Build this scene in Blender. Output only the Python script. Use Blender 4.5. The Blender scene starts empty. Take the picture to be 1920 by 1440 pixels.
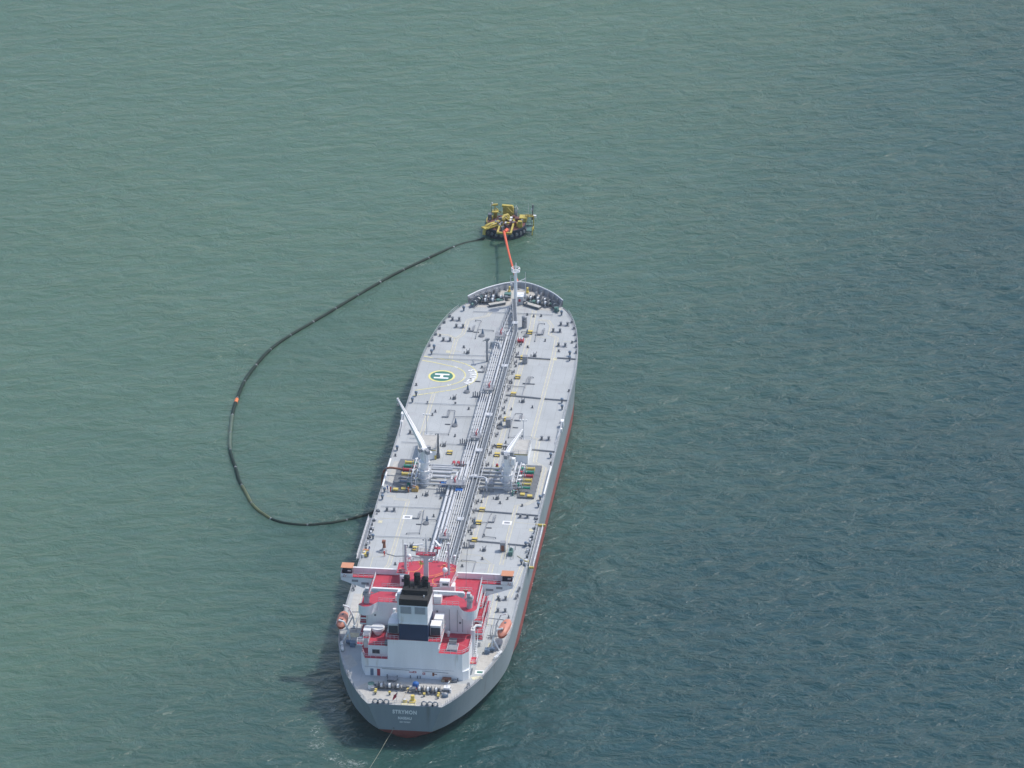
import bpy, math, random
from mathutils import Vector, Matrix
from math import sin, cos, pi, radians
S = bpy.context.scene
COL = S.collection
random.seed(7)
# ---------------- camera, world, sun, exposure ----------------
CAM = Vector((185.353, -1322.999, 745.575 + 0.0))
pitch, yaw, roll = 0.45047, -0.11886, -0.00435
f = Vector((sin(yaw)*cos(pitch), cos(yaw)*cos(pitch), -sin(pitch)))
r = Vector((cos(yaw), -sin(yaw), 0)); u = r.cross(f)
r2 = r*cos(roll)+u*sin(roll); u2 = -r*sin(roll)+u*cos(roll)
M = Matrix((r2, u2, -f)).transposed().to_4x4(); M.translation = CAM
cd = bpy.data.cameras.new("camera"); cam = bpy.data.objects.new("camera", cd); COL.objects.link(cam)
cam.matrix_world = M
cd.sensor_width = 36; cd.lens = 36*11441.94/1920; cd.clip_start = 5; cd.clip_end = 60000
S.camera = cam
SUN_EL = radians(58); SUN_AZ = math.atan2(.83, .55)
W = bpy.data.worlds.new("World"); S.world = W; W.use_nodes = True
nt = W.node_tree; sky = nt.nodes.new("ShaderNodeTexSky"); sky.sky_type = 'NISHITA'; sky.sun_disc = False
sky.sun_elevation = SUN_EL; sky.sun_rotation = SUN_AZ; sky.dust_density = 1.5
nt.links.new(sky.outputs[0], nt.nodes["Background"].inputs[0]); nt.nodes["Background"].inputs[1].default_value = 0.15
sd = bpy.data.lights.new("sun", 'SUN'); sd.energy = 2.45; sd.angle = radians(0.55); sd.color = (1, .955, .88)
so = bpy.data.objects.new("sun", sd); COL.objects.link(so)
tosun = Vector((sin(SUN_AZ)*cos(SUN_EL), cos(SUN_AZ)*cos(SUN_EL), sin(SUN_EL)))
so.rotation_euler = tosun.to_track_quat('Z', 'Y').to_euler(); so.location = (0, 0, 400)
S.view_settings.view_transform = 'Standard'; S.view_settings.look = 'None'
S.view_settings.exposure = 0.3; S.view_settings.gamma = 1; S.view_settings.use_curve_mapping = False
S.cycles.max_bounces = 6; S.cycles.volume_bounces = 0; S.cycles.caustics_reflective = False; S.cycles.caustics_refractive = False
D = 10.68      # main deck above the water

# ---------------- materials ----------------
def mat(name, col, rough=.55, metal=0., var=.12, scale=.35, col2=None, thr=None, spec=.5, streak=False):
    """painted / weathered surface: base colour broken up by two scales of noise"""
    m = bpy.data.materials.new(name); m.use_nodes = True; n = m.node_tree.nodes; l = m.node_tree.links
    b = n["Principled BSDF"]; b.inputs["Roughness"].default_value = rough; b.inputs["Metallic"].default_value = metal
    b.inputs["Specular IOR Level"].default_value = spec
    tc = n.new("ShaderNodeTexCoord"); src = tc.outputs["Object"]
    if streak:
        mp = n.new("ShaderNodeMapping"); mp.inputs["Scale"].default_value = (1, 1, .12); l.new(src, mp.inputs[0]); src = mp.outputs[0]
    no = n.new("ShaderNodeTexNoise"); no.inputs["Scale"].default_value = scale; no.inputs["Detail"].default_value = 7
    no.inputs["Roughness"].default_value = .65; l.new(src, no.inputs[0])
    rp = n.new("ShaderNodeValToRGB"); l.new(no.outputs["Fac"], rp.inputs[0])
    c = Vector(col); lo = c*(1-var); hi = c*(1+var*.6)
    rp.color_ramp.elements[0].position = .33; rp.color_ramp.elements[1].position = .67
    rp.color_ramp.elements[0].color = (*lo, 1); rp.color_ramp.elements[1].color = (*hi, 1)
    out = rp.outputs[0]
    if col2:
        n2 = n.new("ShaderNodeTexNoise"); n2.inputs["Scale"].default_value = scale*2.3; n2.inputs["Detail"].default_value = 6; l.new(src, n2.inputs[0])
        r2_ = n.new("ShaderNodeValToRGB"); l.new(n2.outputs["Fac"], r2_.inputs[0])
        r2_.color_ramp.elements[0].position = thr; r2_.color_ramp.elements[1].position = thr+.12
        mx = n.new("ShaderNodeMix"); mx.data_type = 'RGBA'; l.new(r2_.outputs[0], mx.inputs[0]); l.new(out, mx.inputs[6]); mx.inputs[7].default_value = (*col2, 1)
        out = mx.outputs[2]
    l.new(out, b.inputs["Base Color"])
    return m
def seams(m):
    n = m.node_tree.nodes; l = m.node_tree.links; b = n["Principled BSDF"]; src = b.inputs["Base Color"].links[0].from_socket
    tc = n.new("ShaderNodeTexCoord")
    br = n.new("ShaderNodeTexBrick"); br.inputs["Scale"].default_value = 1; br.inputs["Brick Width"].default_value = 3.2; br.inputs["Row Height"].default_value = 11; br.inputs["Mortar Size"].default_value = .05
    br.inputs["Color1"].default_value = (1, 1, 1, 1); br.inputs["Color2"].default_value = (.975, .975, .97, 1); br.inputs["Mortar"].default_value = (.80, .80, .79, 1); l.new(tc.outputs["Object"], br.inputs[0])
    mx = n.new("ShaderNodeMix"); mx.data_type = 'RGBA'; mx.blend_type = 'MULTIPLY'; mx.inputs[0].default_value = 1; l.new(src, mx.inputs[6]); l.new(br.outputs[0], mx.inputs[7])
    no = n.new("ShaderNodeTexNoise"); no.inputs["Scale"].default_value = .42; no.inputs["Detail"].default_value = 9; no.inputs["Roughness"].default_value = .7; l.new(tc.outputs["Object"], no.inputs[0])
    rp = n.new("ShaderNodeValToRGB"); rp.color_ramp.elements[0].position = .66; rp.color_ramp.elements[1].position = .76; l.new(no.outputs["Fac"], rp.inputs[0])
    m2 = n.new("ShaderNodeMix"); m2.data_type = 'RGBA'; l.new(rp.outputs[0], m2.inputs[0]); l.new(mx.outputs[2], m2.inputs[6]); m2.inputs[7].default_value = (.30, .25, .21, 1)
    l.new(m2.outputs[2], b.inputs["Base Color"])
GREY = mat("hull_grey", (.255, .30, .325), .5, var=.1, scale=.12, col2=(.20, .22, .22), thr=.62, streak=True)
REDB = mat("boot_red", (.33, .085, .075), .65, var=.2, scale=.3, col2=(.2, .08, .07), thr=.6, streak=True)
DECK = mat("deck_grey", (.435, .452, .455), .6, var=.09, scale=.10, col2=(.40, .40, .41), thr=.62)
seams(DECK)
CREAM = mat("deck_worn", (.49, .475, .44), .65, var=.12, scale=.7, col2=(.40, .37, .33), thr=.58)
LANE = mat("lane_paint", (.47, .47, .455), .65, var=.1, scale=.8)
YEL = mat("line_yellow", (.64, .60, .42), .6, var=.25, scale=1.2, col2=(.5, .49, .46), thr=.6)
YELB = mat("bright_yellow", (.66, .52, .14), .5, var=.12, scale=2)
WHITE = mat("white_paint", (.82, .82, .82), .4, var=.06, scale=.5, col2=(.6, .57, .52), thr=.72, streak=True)
WALL = mat("wall_white", (.84, .86, .87), .45, var=.06, scale=.35, col2=(.62, .60, .56), thr=.64, streak=True)
RED = mat("deck_red", (.48, .045, .075), .55, var=.14, scale=.5, col2=(.42, .06, .07), thr=.6)
NAVY = mat("funnel_navy", (.012, .035, .095), .45, var=.15, scale=.6)
BLACK = mat("soot_black", (.016, .017, .019), .8, var=.3, scale=1.2)
SOOT = mat("soot_deck", (.03, .03, .03), .85, var=.35, scale=1.5)
PIPE = mat("pipe_grey", (.48, .50, .52), .4, var=.1, scale=.6)
PIPEW = mat("pipe_white", (.60, .61, .63), .38, var=.08, scale=.6)
STEEL = mat("steel_dark", (.15, .165, .185), .55, var=.25, scale=1.2)
STEELM = mat("steel_mid", (.30, .31, .33), .5, var=.2, scale=1)
BLUEG = mat("machine_blue_grey", (.13, .19, .27), .5, var=.2, scale=1.5)
GREEN = mat("machine_green", (.10, .20, .18), .5, var=.2, scale=1.5)
TRAY = mat("tray_grey", (.15, .16, .175), .6, var=.2, scale=.8)
ROPE = mat("rope_tan", (.42, .34, .24), .8, var=.3, scale=5)
ORANGE = mat("lifeboat_orange", (.46, .10, .055), .45, var=.12, scale=1)
ORLID = mat("orange_roof", (.60, .27, .15), .55, var=.08, scale=1)
GLASS = mat("dark_glass", (.03, .05, .075), .12, var=.2, scale=1)
HGREEN = mat("heli_green", (.05, .19, .15), .6, var=.12, scale=1)
BLUE = mat("tarp_blue", (.02, .13, .42), .6, var=.2, scale=2)
CRIM = mat("valve_red", (.42, .05, .07), .5, var=.15, scale=2)
VGREEN = mat("valve_green", (.03, .25, .17), .5, var=.15, scale=2)
BROWN = mat("rust_brown", (.26, .11, .07), .8, var=.3, scale=2)
GOLD = mat("crate_ochre", (.45, .30, .10), .7, var=.25, scale=2)
BUOYY = mat("buoy_yellow", (.50, .40, .085), .55, var=.3, scale=.8, col2=(.28, .17, .07), thr=.60)
BUOYH = mat("buoy_hull", (.022, .035, .06), .6, var=.3, scale=.5, col2=(.10, .06, .04), thr=.64)
BUOYR = mat("buoy_deck", (.16, .07, .065), .75, var=.4, scale=1.2)
HOSE = mat("hose_rubber", (.012, .030, .022), .6, var=.35, scale=.15, spec=.25)
HOSEO = mat("hose_orange", (.80, .22, .07), .5, var=.15, scale=1)
HAWS = mat("hawser_orange", (.75, .13, .06), .6, var=.15, scale=2)
LOUV = mat("louver_grey", (.075, .09, .11), .6, var=.12, scale=4)
SKIN = mat("skin", (.42, .25, .17), .6, var=.05); COVR = mat("coverall_red", (.5, .05, .04), .8, var=.1); COVB = mat("coverall_blue", (.05, .10, .3), .8, var=.1)
HELM = mat("helmet_white", (.8, .8, .78), .4, var=.03); COVO = mat("coverall_orange", (.7, .2, .05), .8, var=.1)

# ---------------- mesh helpers ----------------
class MB:
    def __init__(s, m=None): s.v = []; s.f = []; s.mi = []; s.ms = [m] if m else []; s.k = 0
    def use(s, m):
        if m not in s.ms: s.ms.append(m)
        s.k = s.ms.index(m); return s
    def add(s, vs, fs):
        o = len(s.v); s.v += [tuple(x) for x in vs]; s.f += [tuple(i+o for i in q) for q in fs]; s.mi += [s.k]*len(fs); return s
    def box(s, x, y, z, sx, sy, sz, rz=0):
        """x,y centre, z bottom"""
        c, d = cos(rz), sin(rz); vs = []
        for zz in (z, z+sz):
            for a, b in ((-1, -1), (1, -1), (1, 1), (-1, 1)):
                px, py = a*sx/2, b*sy/2; vs.append((x+px*c-py*d, y+px*d+py*c, zz))
        return s.add(vs, [(3, 2, 1, 0), (4, 5, 6, 7), (0, 1, 5, 4), (1, 2, 6, 5), (2, 3, 7, 6), (3, 0, 4, 7)])
    def cyl(s, a, b, r0, r1=None, n=10, caps=True):
        a = Vector(a); b = Vector(b); r1 = r0 if r1 is None else r1; d = (b-a).normalized()
        t = Vector((0, 0, 1)) if abs(d.z) < .9 else Vector((1, 0, 0)); p = d.cross(t).normalized(); q = d.cross(p)
        vs = [a+p*cos(2*pi*i/n)*r0+q*sin(2*pi*i/n)*r0 for i in range(n)]+[b+p*cos(2*pi*i/n)*r1+q*sin(2*pi*i/n)*r1 for i in range(n)]
        fs = [(i, i+n, (i+1) % n+n, (i+1) % n) for i in range(n)]
        if caps: fs += [tuple(range(n)), tuple(range(2*n-1, n-1, -1))]
        return s.add(vs, fs)
    def tube(s, pts, rad, n=8):
        pts = [Vector(p) for p in pts]; rr = rad if isinstance(rad, (list, tuple)) else [rad]*len(pts); vs = []; fs = []
        for i, p in enumerate(pts):
            d = (pts[min(i+1, len(pts)-1)]-pts[max(i-1, 0)]).normalized()
            t = Vector((0, 0, 1)) if abs(d.z) < .95 else Vector((1, 0, 0)); a = d.cross(t).normalized(); b = d.cross(a)
            vs += [p+a*cos(2*pi*j/n)*rr[i]+b*sin(2*pi*j/n)*rr[i] for j in range(n)]
        for i in range(len(pts)-1):
            for j in range(n): fs.append((i*n+j, (i+1)*n+j, (i+1)*n+(j+1) % n, i*n+(j+1) % n))
        fs += [tuple(range(n)), tuple(range(len(pts)*n-1, (len(pts)-1)*n-1, -1))]
        return s.add(vs, fs)
    def prism(s, poly, z0, z1):
        n = len(poly); ar = sum(poly[i][0]*poly[(i+1) % n][1]-poly[(i+1) % n][0]*poly[i][1] for i in range(n))
        if ar < 0: poly = poly[::-1]
        vs = [(x, y, z0) for x, y in poly]+[(x, y, z1) for x, y in poly]
        return s.add(vs, [tuple(range(n-1, -1, -1)), tuple(range(n, 2*n))]+[(i, (i+1) % n, (i+1) % n+n, i+n) for i in range(n)])
    def prism_y(s, poly, y0, y1):
        """poly in x,z extruded along y"""
        n = len(poly)
        vs = [(x, y0, z) for x, z in poly]+[(x, y1, z) for x, z in poly]
        return s.add(vs, [tuple(range(n)), tuple(range(2*n-1, n-1, -1))]+[(i, i+n, (i+1) % n+n, (i+1) % n) for i in range(n)])
    def sph(s, c, rx, ry=None, rz=None, n=14, m=8, lo=-90):
        ry = ry or rx; rz = rz or rx; vs = []; fs = []
        for i in range(m+1):
            t = radians(lo+(90-lo)*i/m)
            for j in range(n): vs.append((c[0]+rx*cos(t)*cos(2*pi*j/n), c[1]+ry*cos(t)*sin(2*pi*j/n), c[2]+rz*sin(t)))
        for i in range(m):
            for j in range(n): fs.append((i*n+j, i*n+(j+1) % n, (i+1)*n+(j+1) % n, (i+1)*n+j))
        return s.add(vs, fs)
    def strip(s, pts, w, z, h=.02):
        """painted line: thin raised ribbon following pts"""
        pts = [Vector((p[0], p[1], 0)) for p in pts]; L = []; R = []
        for i, p in enumerate(pts):
            d = (pts[min(i+1, len(pts)-1)]-pts[max(i-1, 0)]).normalized(); nn = Vector((-d.y, d.x, 0))*w/2; L.append(p+nn); R.append(p-nn)
        n = len(pts); vs = [(q.x, q.y, z+h) for q in L]+[(q.x, q.y, z+h) for q in R]
        return s.add(vs, [(i, i+n, i+n+1, i+1) for i in range(n-1)])
    def rail(s, pts, h=1.1, step=2., rad=.035, close=False, rows=(1., .55)):
        if close: pts = list(pts)+[pts[0]]
        for a, b in zip(pts[:-1], pts[1:]):
            a = Vector(a); b = Vector(b); L = (b-a).length
            if L < .01: continue
            k = max(1, round(L/step))
            for i in range(k+1):
                p = a.lerp(b, i/k); s.cyl(p, p+Vector((0, 0, h)), rad, n=4, caps=False)
            for q in rows: s.cyl(a+Vector((0, 0, h*q)), b+Vector((0, 0, h*q)), rad*1.15, n=5, caps=False)
        return s
    def build(s, name, parent=None, loc=None, smooth=True):
        me = bpy.data.meshes.new(name); me.from_pydata(s.v, [], s.f); me.update()
        for m in s.ms: me.materials.append(m)
        me.polygons.foreach_set("material_index", s.mi)
        if smooth:
            me.polygons.foreach_set("use_smooth", [True]*len(me.polygons)); me.set_sharp_from_angle(angle=radians(38))
        o = bpy.data.objects.new(name, me); COL.objects.link(o)
        if parent: o.parent = parent
        if loc: o.location = loc
        return o
def tag(o, label=None, cat=None, group=None, kind=None):
    if label: o['label'] = label
    if cat: o['category'] = cat
    if group: o['group'] = group
    if kind: o['kind'] = kind
    return o
def empty(name, loc, rz=0, parent=None):
    o = bpy.data.objects.new(name, None); COL.objects.link(o); o.location = loc; o.rotation_euler = (0, 0, rz)
    if parent: o.parent = parent
    return o
def dup(o, loc, rz=None, parent=None, sx=None):
    c = o.copy(); COL.objects.link(c); c.location = loc
    if rz is not None: c.rotation_euler = (0, 0, rz)
    if parent: c.parent = parent
    if sx: c.scale = (sx, 1, 1)
    for ch in o.children:
        d = ch.copy(); COL.objects.link(d); d.parent = c
        for g in ch.children: e = g.copy(); COL.objects.link(e); e.parent = d
    return c
def text(name, body, size, mtx, m, parent, ext=.02, sx=1.):
    cu = bpy.data.curves.new(name, 'FONT'); cu.body = body; cu.size = size; cu.extrude = ext; cu.align_x = 'CENTER'; cu.align_y = 'CENTER'
    cu.space_character = 1.15; cu.offset = .045*size
    o = bpy.data.objects.new("tmp", cu); COL.objects.link(o)
    me = bpy.data.meshes.new_from_object(o); bpy.data.objects.remove(o)
    me.transform(mtx @ Matrix.Diagonal((sx, 1, 1, 1))); me.materials.clear(); me.materials.append(m)
    t = bpy.data.objects.new(name, me); COL.objects.link(t); t.parent = parent; return t
def arc(cx, cy, rad, a0, a1, n=16): return [(cx+rad*cos(radians(a0+(a1-a0)*i/n)), cy+rad*sin(radians(a0+(a1-a0)*i/n))) for i in range(n+1)]

# ---------------- water ----------------
def water():
    m = bpy.data.materials.new("sea_water"); m.use_nodes = True; n = m.node_tree.nodes; l = m.node_tree.links
    b = n["Principled BSDF"]; b.inputs["IOR"].default_value = 1.333; b.inputs["Roughness"].default_value = .16
    b.inputs["Specular IOR Level"].default_value = .42
    b.subsurface_method = 'BURLEY'; b.inputs["Subsurface Weight"].default_value = .85; b.inputs["Subsurface Radius"].default_value = (1.6, 3.2, 3.0); b.inputs["Subsurface Scale"].default_value = 1.0
    g = n.new("ShaderNodeNewGeometry"); P = g.outputs["Position"]
    def mapping(scale, rot=0, loc=(0, 0, 0)):
        q = n.new("ShaderNodeMapping"); q.inputs["Scale"].default_value = scale; q.inputs["Rotation"].default_value = (0, 0, rot); q.inputs["Location"].default_value = loc
        q0 = n.new("ShaderNodeMapping"); q0.inputs["Rotation"].default_value = (0, 0, rot); l.new(P, q0.inputs[0])
        q.inputs["Rotation"].default_value = (0, 0, 0); l.new(q0.outputs[0], q.inputs[0]); return q.outputs[0]
    def noise(vec, sc, det=4, ro=.55, dist=0):
        q = n.new("ShaderNodeTexNoise"); q.inputs["Scale"].default_value = sc; q.inputs["Detail"].default_value = det; q.inputs["Roughness"].default_value = ro
        q.inputs["Distortion"].default_value = dist; l.new(vec, q.inputs[0]); return q.outputs["Fac"]
    def math_(op, a, b_=None, c=None, clamp=False):
        q = n.new("ShaderNodeMath"); q.operation = op; q.use_clamp = clamp
        for i, x in enumerate((a, b_, c)):
            if x is None: continue
            if isinstance(x, (int, float)): q.inputs[i].default_value = x
            else: l.new(x, q.inputs[i])
        return q.outputs[0]
    def ramp(fac, p0, p1, c0=(0, 0, 0), c1=(1, 1, 1)):
        q = n.new("ShaderNodeValToRGB"); l.new(fac, q.inputs[0]); e = q.color_ramp.elements
        e[0].position = p0; e[1].position = p1; e[0].color = (*c0, 1); e[1].color = (*c1, 1); return q.outputs[0]
    sx = n.new("ShaderNodeSeparateXYZ"); l.new(P, sx.inputs[0]); X, Y = sx.outputs[0], sx.outputs[1]
    # broad colour gradient: paler green water on the port side and beyond, darker water to starboard
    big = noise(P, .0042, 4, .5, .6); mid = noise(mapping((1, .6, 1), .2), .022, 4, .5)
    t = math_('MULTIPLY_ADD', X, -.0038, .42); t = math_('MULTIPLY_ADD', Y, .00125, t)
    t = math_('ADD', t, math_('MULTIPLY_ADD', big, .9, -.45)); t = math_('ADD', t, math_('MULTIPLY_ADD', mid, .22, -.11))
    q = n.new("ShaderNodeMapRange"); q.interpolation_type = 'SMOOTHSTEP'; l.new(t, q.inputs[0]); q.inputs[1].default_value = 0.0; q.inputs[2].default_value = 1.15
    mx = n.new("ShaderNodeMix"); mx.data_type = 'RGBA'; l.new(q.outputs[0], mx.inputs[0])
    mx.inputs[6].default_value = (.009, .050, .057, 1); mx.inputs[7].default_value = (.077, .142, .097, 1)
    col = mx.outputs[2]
    # short wind streaks in the colour (fine silt and bubbles)
    st = noise(mapping((.55, 1.1, 1), -.2), .22, 5, .6)
    mm = n.new("ShaderNodeMix"); mm.data_type = 'RGBA'; mm.blend_type = 'MULTIPLY'; mm.inputs[0].default_value = 1
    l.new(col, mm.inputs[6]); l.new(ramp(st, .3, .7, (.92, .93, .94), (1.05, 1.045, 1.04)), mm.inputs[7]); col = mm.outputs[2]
    # sun glints painted as sparse white flecks everywhere; lacy foam patches off the stern quarter and along the hose
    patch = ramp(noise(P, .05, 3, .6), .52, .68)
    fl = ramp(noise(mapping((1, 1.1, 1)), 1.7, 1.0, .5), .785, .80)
    glint_fleck = math_('MULTIPLY', fl, math_('MULTIPLY_ADD', patch, .85, .15))
    def near(cx, cy, rx, ry):
        dx = math_('POWER', math_('ABSOLUTE', math_('DIVIDE', math_('SUBTRACT', X, cx), rx)), 2.)
        dy = math_('POWER', math_('ABSOLUTE', math_('DIVIDE', math_('SUBTRACT', Y, cy), ry)), 2.)
        return math_('SUBTRACT', 1, math_('ADD', dx, dy), clamp=True)
    reg = near(-20.5, 15.5, 1.6, 4)
    for e_ in ((-22.5, 10, 1.6, 4, .8), (-23.2, 3.5, 2.2, 5, .85), (-22, -3, 3.5, 5, .9), (-17, -8.5, 4, 4, .9), (-12, -12, 6, 3.5, 1), (-3, -1.5, 3.5, 2.2, .7), (16, 11, 6, 3, .6), (20, 16, 4, 4, .5), (24, 30, 2.5, 12, .45), (-24, 296, 6, 5, .7), (-34, 285, 5, 4, .8), (-42, 272, 5, 4, .6), (-39, 116.8, 3.5, 1.4, 1)):
        reg = math_('MAXIMUM', reg, math_('MULTIPLY', near(*e_[:4]), e_[4]))
    lace = noise(mapping((1, 1, 1)), .55, 8, .75, 2.2)
    foam2 = math_('MULTIPLY', ramp(math_('MULTIPLY_ADD', reg, .15, lace), .62, .80), reg)
    foam2 = math_('MULTIPLY', foam2, .75, clamp=True)
    foam = math_('MAXIMUM', glint_fleck, foam2)  # painted sun glints and real foam share one mask and colour
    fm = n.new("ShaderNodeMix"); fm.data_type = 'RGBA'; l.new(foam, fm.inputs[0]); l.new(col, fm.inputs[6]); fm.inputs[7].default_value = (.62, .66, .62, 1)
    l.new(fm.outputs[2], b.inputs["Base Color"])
    # waves: long low swell, wind sea, chop
    w1 = noise(mapping((.42, 1, 1), -.42), .085, 3, .5, .4)
    w2 = noise(mapping((.68, 1.05, 1), -.26), .21, 5, .6, .6)
    w3 = noise(mapping((.92, 1, 1), .1), .7, 4, .62, .4)
    hgt = math_('ADD', math_('MULTIPLY', w1, 2.9), math_('ADD', math_('MULTIPLY', w2, 2.5), math_('MULTIPLY', w3, .42)))
    gust = ramp(noise(mapping((.6, 1, 1), .3), .013, 3, .5, .8), .3, .7, (.62, .62, .62), (1.12, 1.12, 1.12))
    hgt = math_('MULTIPLY', hgt, gust)
    hgt = math_('MULTIPLY', hgt, math_('MULTIPLY_ADD', q.outputs[0], -.52, .95))
    bp = n.new("ShaderNodeBump"); bp.inputs["Strength"].default_value = 1; bp.inputs["Distance"].default_value = .95
    l.new(hgt, bp.inputs["Height"]); l.new(bp.outputs[0], b.inputs["Normal"])
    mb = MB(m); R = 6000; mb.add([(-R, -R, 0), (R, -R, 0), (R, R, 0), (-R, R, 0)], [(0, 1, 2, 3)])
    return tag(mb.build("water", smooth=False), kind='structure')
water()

# =====================================================================
#  TANKER
# =====================================================================
SHIP = empty("oil_tanker", (0, 0, 0))
tag(SHIP, "grey oil tanker with red accommodation decks and black funnel lying behind the yellow buoy", "ship")
PAIRS = [((0, 0), (0, 2.4)), ((5, 0), (3.6, 3.1)), ((9.35, 0), (6.6, 4.8)), ((11.2, 2.8), (8.2, 7.4)), ((13.3, 6.6), (10.2, 10.6)), ((17.2, 15.7), (14.5, 18.4)),
 ((20.1, 26), (18.3, 28.2)), ((21.5, 34), (20.6, 37.5)), ((22, 45), (21.9, 50)), ((22, 75), (22, 77)), ((22, 110), (22, 110)), ((22, 150), (22, 150)), ((22, 186), (22, 183)),
 ((21.9, 197), (21.3, 195)), ((21.4, 205.5), (19.9, 204)), ((20.6, 213), (17.8, 212)), ((19.4, 221), (14.8, 220)), ((17.4, 229), (10.5, 228)), ((15.3, 234.3), (7, 232)),
 ((13.4, 237.3), (4.5, 235)), ((10.6, 241.4), (2.9, 237.2)), ((7.3, 244.7), (1.5, 238.6)), ((3.7, 247.3), (.6, 239.3)), ((0, 248.4), (0, 239.6))]
def cr(p0, p1, p2, p3, t): return .5*((2*p1)+(p2-p0)*t+(2*p0-5*p1+4*p2-p3)*t*t+(3*p1-p0-3*p2+p3)*t**3)
def resample(k):
    P = [Vector((a[k][0], a[k][1], 0)) for a in PAIRS]; out = []
    for i in range(len(P)-1):
        if i < 2: out += [P[i].lerp(P[i+1], t/4) for t in range(4)]; continue
        p0 = P[i-1] if i > 2 else P[i]*2-P[i+1]
        p3 = P[i+2] if i+2 < len(P) else Vector((-P[i].x, P[i].y, 0))
        out += [cr(p0, P[i], P[i+1], p3, t/4) for t in range(4)]
    out.append(P[-1]); return out
DO = resample(0); WO = resample(1)
KN = [(0, .6), (4, .6), (6.65, .65), (8.4, 2.4), (10.7, 5.4), (14.9, 12.9), (18.7, 23.4), (21.1, 33), (22, 45)]   # stern knuckle, 3.2 m up
WS = [(0, 2.5), (2.4, 3.2), (3.6, 4.8), (4.6, 7), (6, 10.5), (9, 17), (13.4, 27), (17.6, 37), (21, 48)]
def remap(base, tbl):
    sv = [p for p in PAIRS]; 
    for i, t in enumerate(tbl): PAIRS[i] = (t, t)
    o = resample(0); PAIRS[:] = sv; k = (len(tbl)-1)*4
    return o[:k+1]+base[k+1:]
WO = remap(WO, WS)
KO = remap([a*(1-3.2/D)+b*(3.2/D) for a, b in zip(resample(1), DO)], KN)
def hull():
    mb = MB(); n = len(DO); zl = [-2, .0, 1.6, 3.2, 6.5, D]
    for side in (1, -1):
        rings = []
        for z in zl:
            if z <= 3.2: t = max(0, z/3.2)**.7; A_, B_ = WO, KO
            else: t = (z-3.2)/(D-3.2); A_, B_ = KO, DO
            rings.append([(side*(A_[i].x*(1-t)+B_[i].x*t), A_[i].y*(1-t)+B_[i].y*t, z) for i in range(n)])
        for k in range(len(zl)-1):
            mb.use(REDB if k < 3 else GREY)
            vs = rings[k]+rings[k+1]
            fs = [(i, i+1, i+1+n, i+n) for i in range(n-1)] if side > 0 else [(i, i+n, i+1+n, i+1) for i in range(n-1)]
            mb.add(vs, fs)
    mb.build("hull", SHIP)
    mb = MB(DECK); poly = [(p.x, p.y) for p in DO]+[(-p.x, p.y) for p in DO[-2:0:-1]]
    mb.add([(x, y, D-.01) for x, y in poly], [tuple(range(len(poly)))])
    # rounded sheer strake / waterway bar along the edge
    pts = [(p.x-.12 if p.x > .1 else p.x, p.y, D+.08) for p in DO if 3 < p.y < 237]
    mb.use(STEELM).tube(pts, .11, 5); mb.tube([(-x, y, z) for x, y, z in pts], .11, 5)
    mb.build("main_deck", SHIP, smooth=False)
    # bulwark
    top = [p for p in DO if p.y > 236.8 and p.x > 0]+[DO[-1]]
    pts = [(p.x, p.y) for p in top]+[(-p.x, p.y) for p in top[-2::-1]]
    nb = len(pts); mb = MB(GREY); vs = []
    for (x, y) in pts:
        k = 1.004; vs += [(x, y, D-.3), (x*1.02, y+.55, D+1.75), (x*1.02*.987, y+.42, D+1.75), (x*.985, y-.14, D-.3)]
    fs = []; mb.use(mat("bulwark_grey", (.38, .40, .43), .5, var=.1))
    for i in range(nb-1):
        a = i*4; b = a+4
        for j in range(4): fs.append((a+j, a+(j+1) % 4, b+(j+1) % 4, b+j))
    mb.add(vs, fs); mb.use(BLUEG)
    for i in range(0, nb, 2):   # stays
        x, y = pts[i]; d = Vector((-x, 225-y, 0)).normalized(); p = Vector((x*.985, y-.14, 0)); q = p+d*1.0
        mb.use(STEELM).add([(p.x, p.y, D), (q.x, q.y, D), (p.x+d.x*.1, p.y+.35, D+1.7), (p.x*1.01, p.y+.4, D+1.7), (p.x+.08, p.y, D), (q.x+.08, q.y, D), (p.x+d.x*.15+.08, p.y+d.y*.15, D+1.7), (p.x+.08, p.y, D+1.7)],
            [(0, 1, 2, 3), (7, 6, 5, 4), (0, 4, 5, 1), (1, 5, 6, 2), (2, 6, 7, 3)])
    bw = mb.build("bulwark", SHIP)
    MB(WHITE).tube([(x*1.015, y+.5, D+1.82) for x, y in pts], .17, 6).build("cap_rail", bw)
hull()
def dk(x, y, h=0): return (x, y, D+h)
# ---- worn forecastle and aft mooring area paint
mb = MB(CREAM)
fp = [(p.x*.96, p.y-.5) for p in DO if p.y > 235 and p.x > 0]+[(0, 247.8)]
poly = [(10.5, 235.2), (3, 237)] + [] ; poly = [(2, 236.6), (7.5, 234.6), (12, 234.4)]+fp
poly = poly+[(-x, y) for x, y in poly[-2::-1]]
mb.add([(x, y, D+.003) for x, y in poly], [tuple(range(len(poly)))]); mb.build("mooring_area_paint", SHIP, smooth=False)
for p in ([(-9, .6), (9, .6), (12.8, 6.8), (14.8, 11.4), (14, 13), (8, 12), (-10, 12), (-13.5, 8)], [(16.6, 18), (19.2, 26), (19.5, 31), (16.2, 31), (15.2, 22)],
          [(-16.5, 17), (-19, 24), (-17, 25), (-14.5, 20)], [(20.8, 116.5), (19.6, 116.5), (19.7, 135), (20.9, 135)], [(-20.9, 117.5), (-19.2, 117.5), (-19.2, 135), (-20.9, 135)],
          [(-20.6, 40), (-16.2, 40), (-16.2, 58), (-20.9, 58)]):
    mb = MB(CREAM); mb.add([(x, y, D+.001) for x, y in p], [tuple(range(len(p)))]); mb.build("worn_deck_paint", SHIP, smooth=False)

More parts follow.
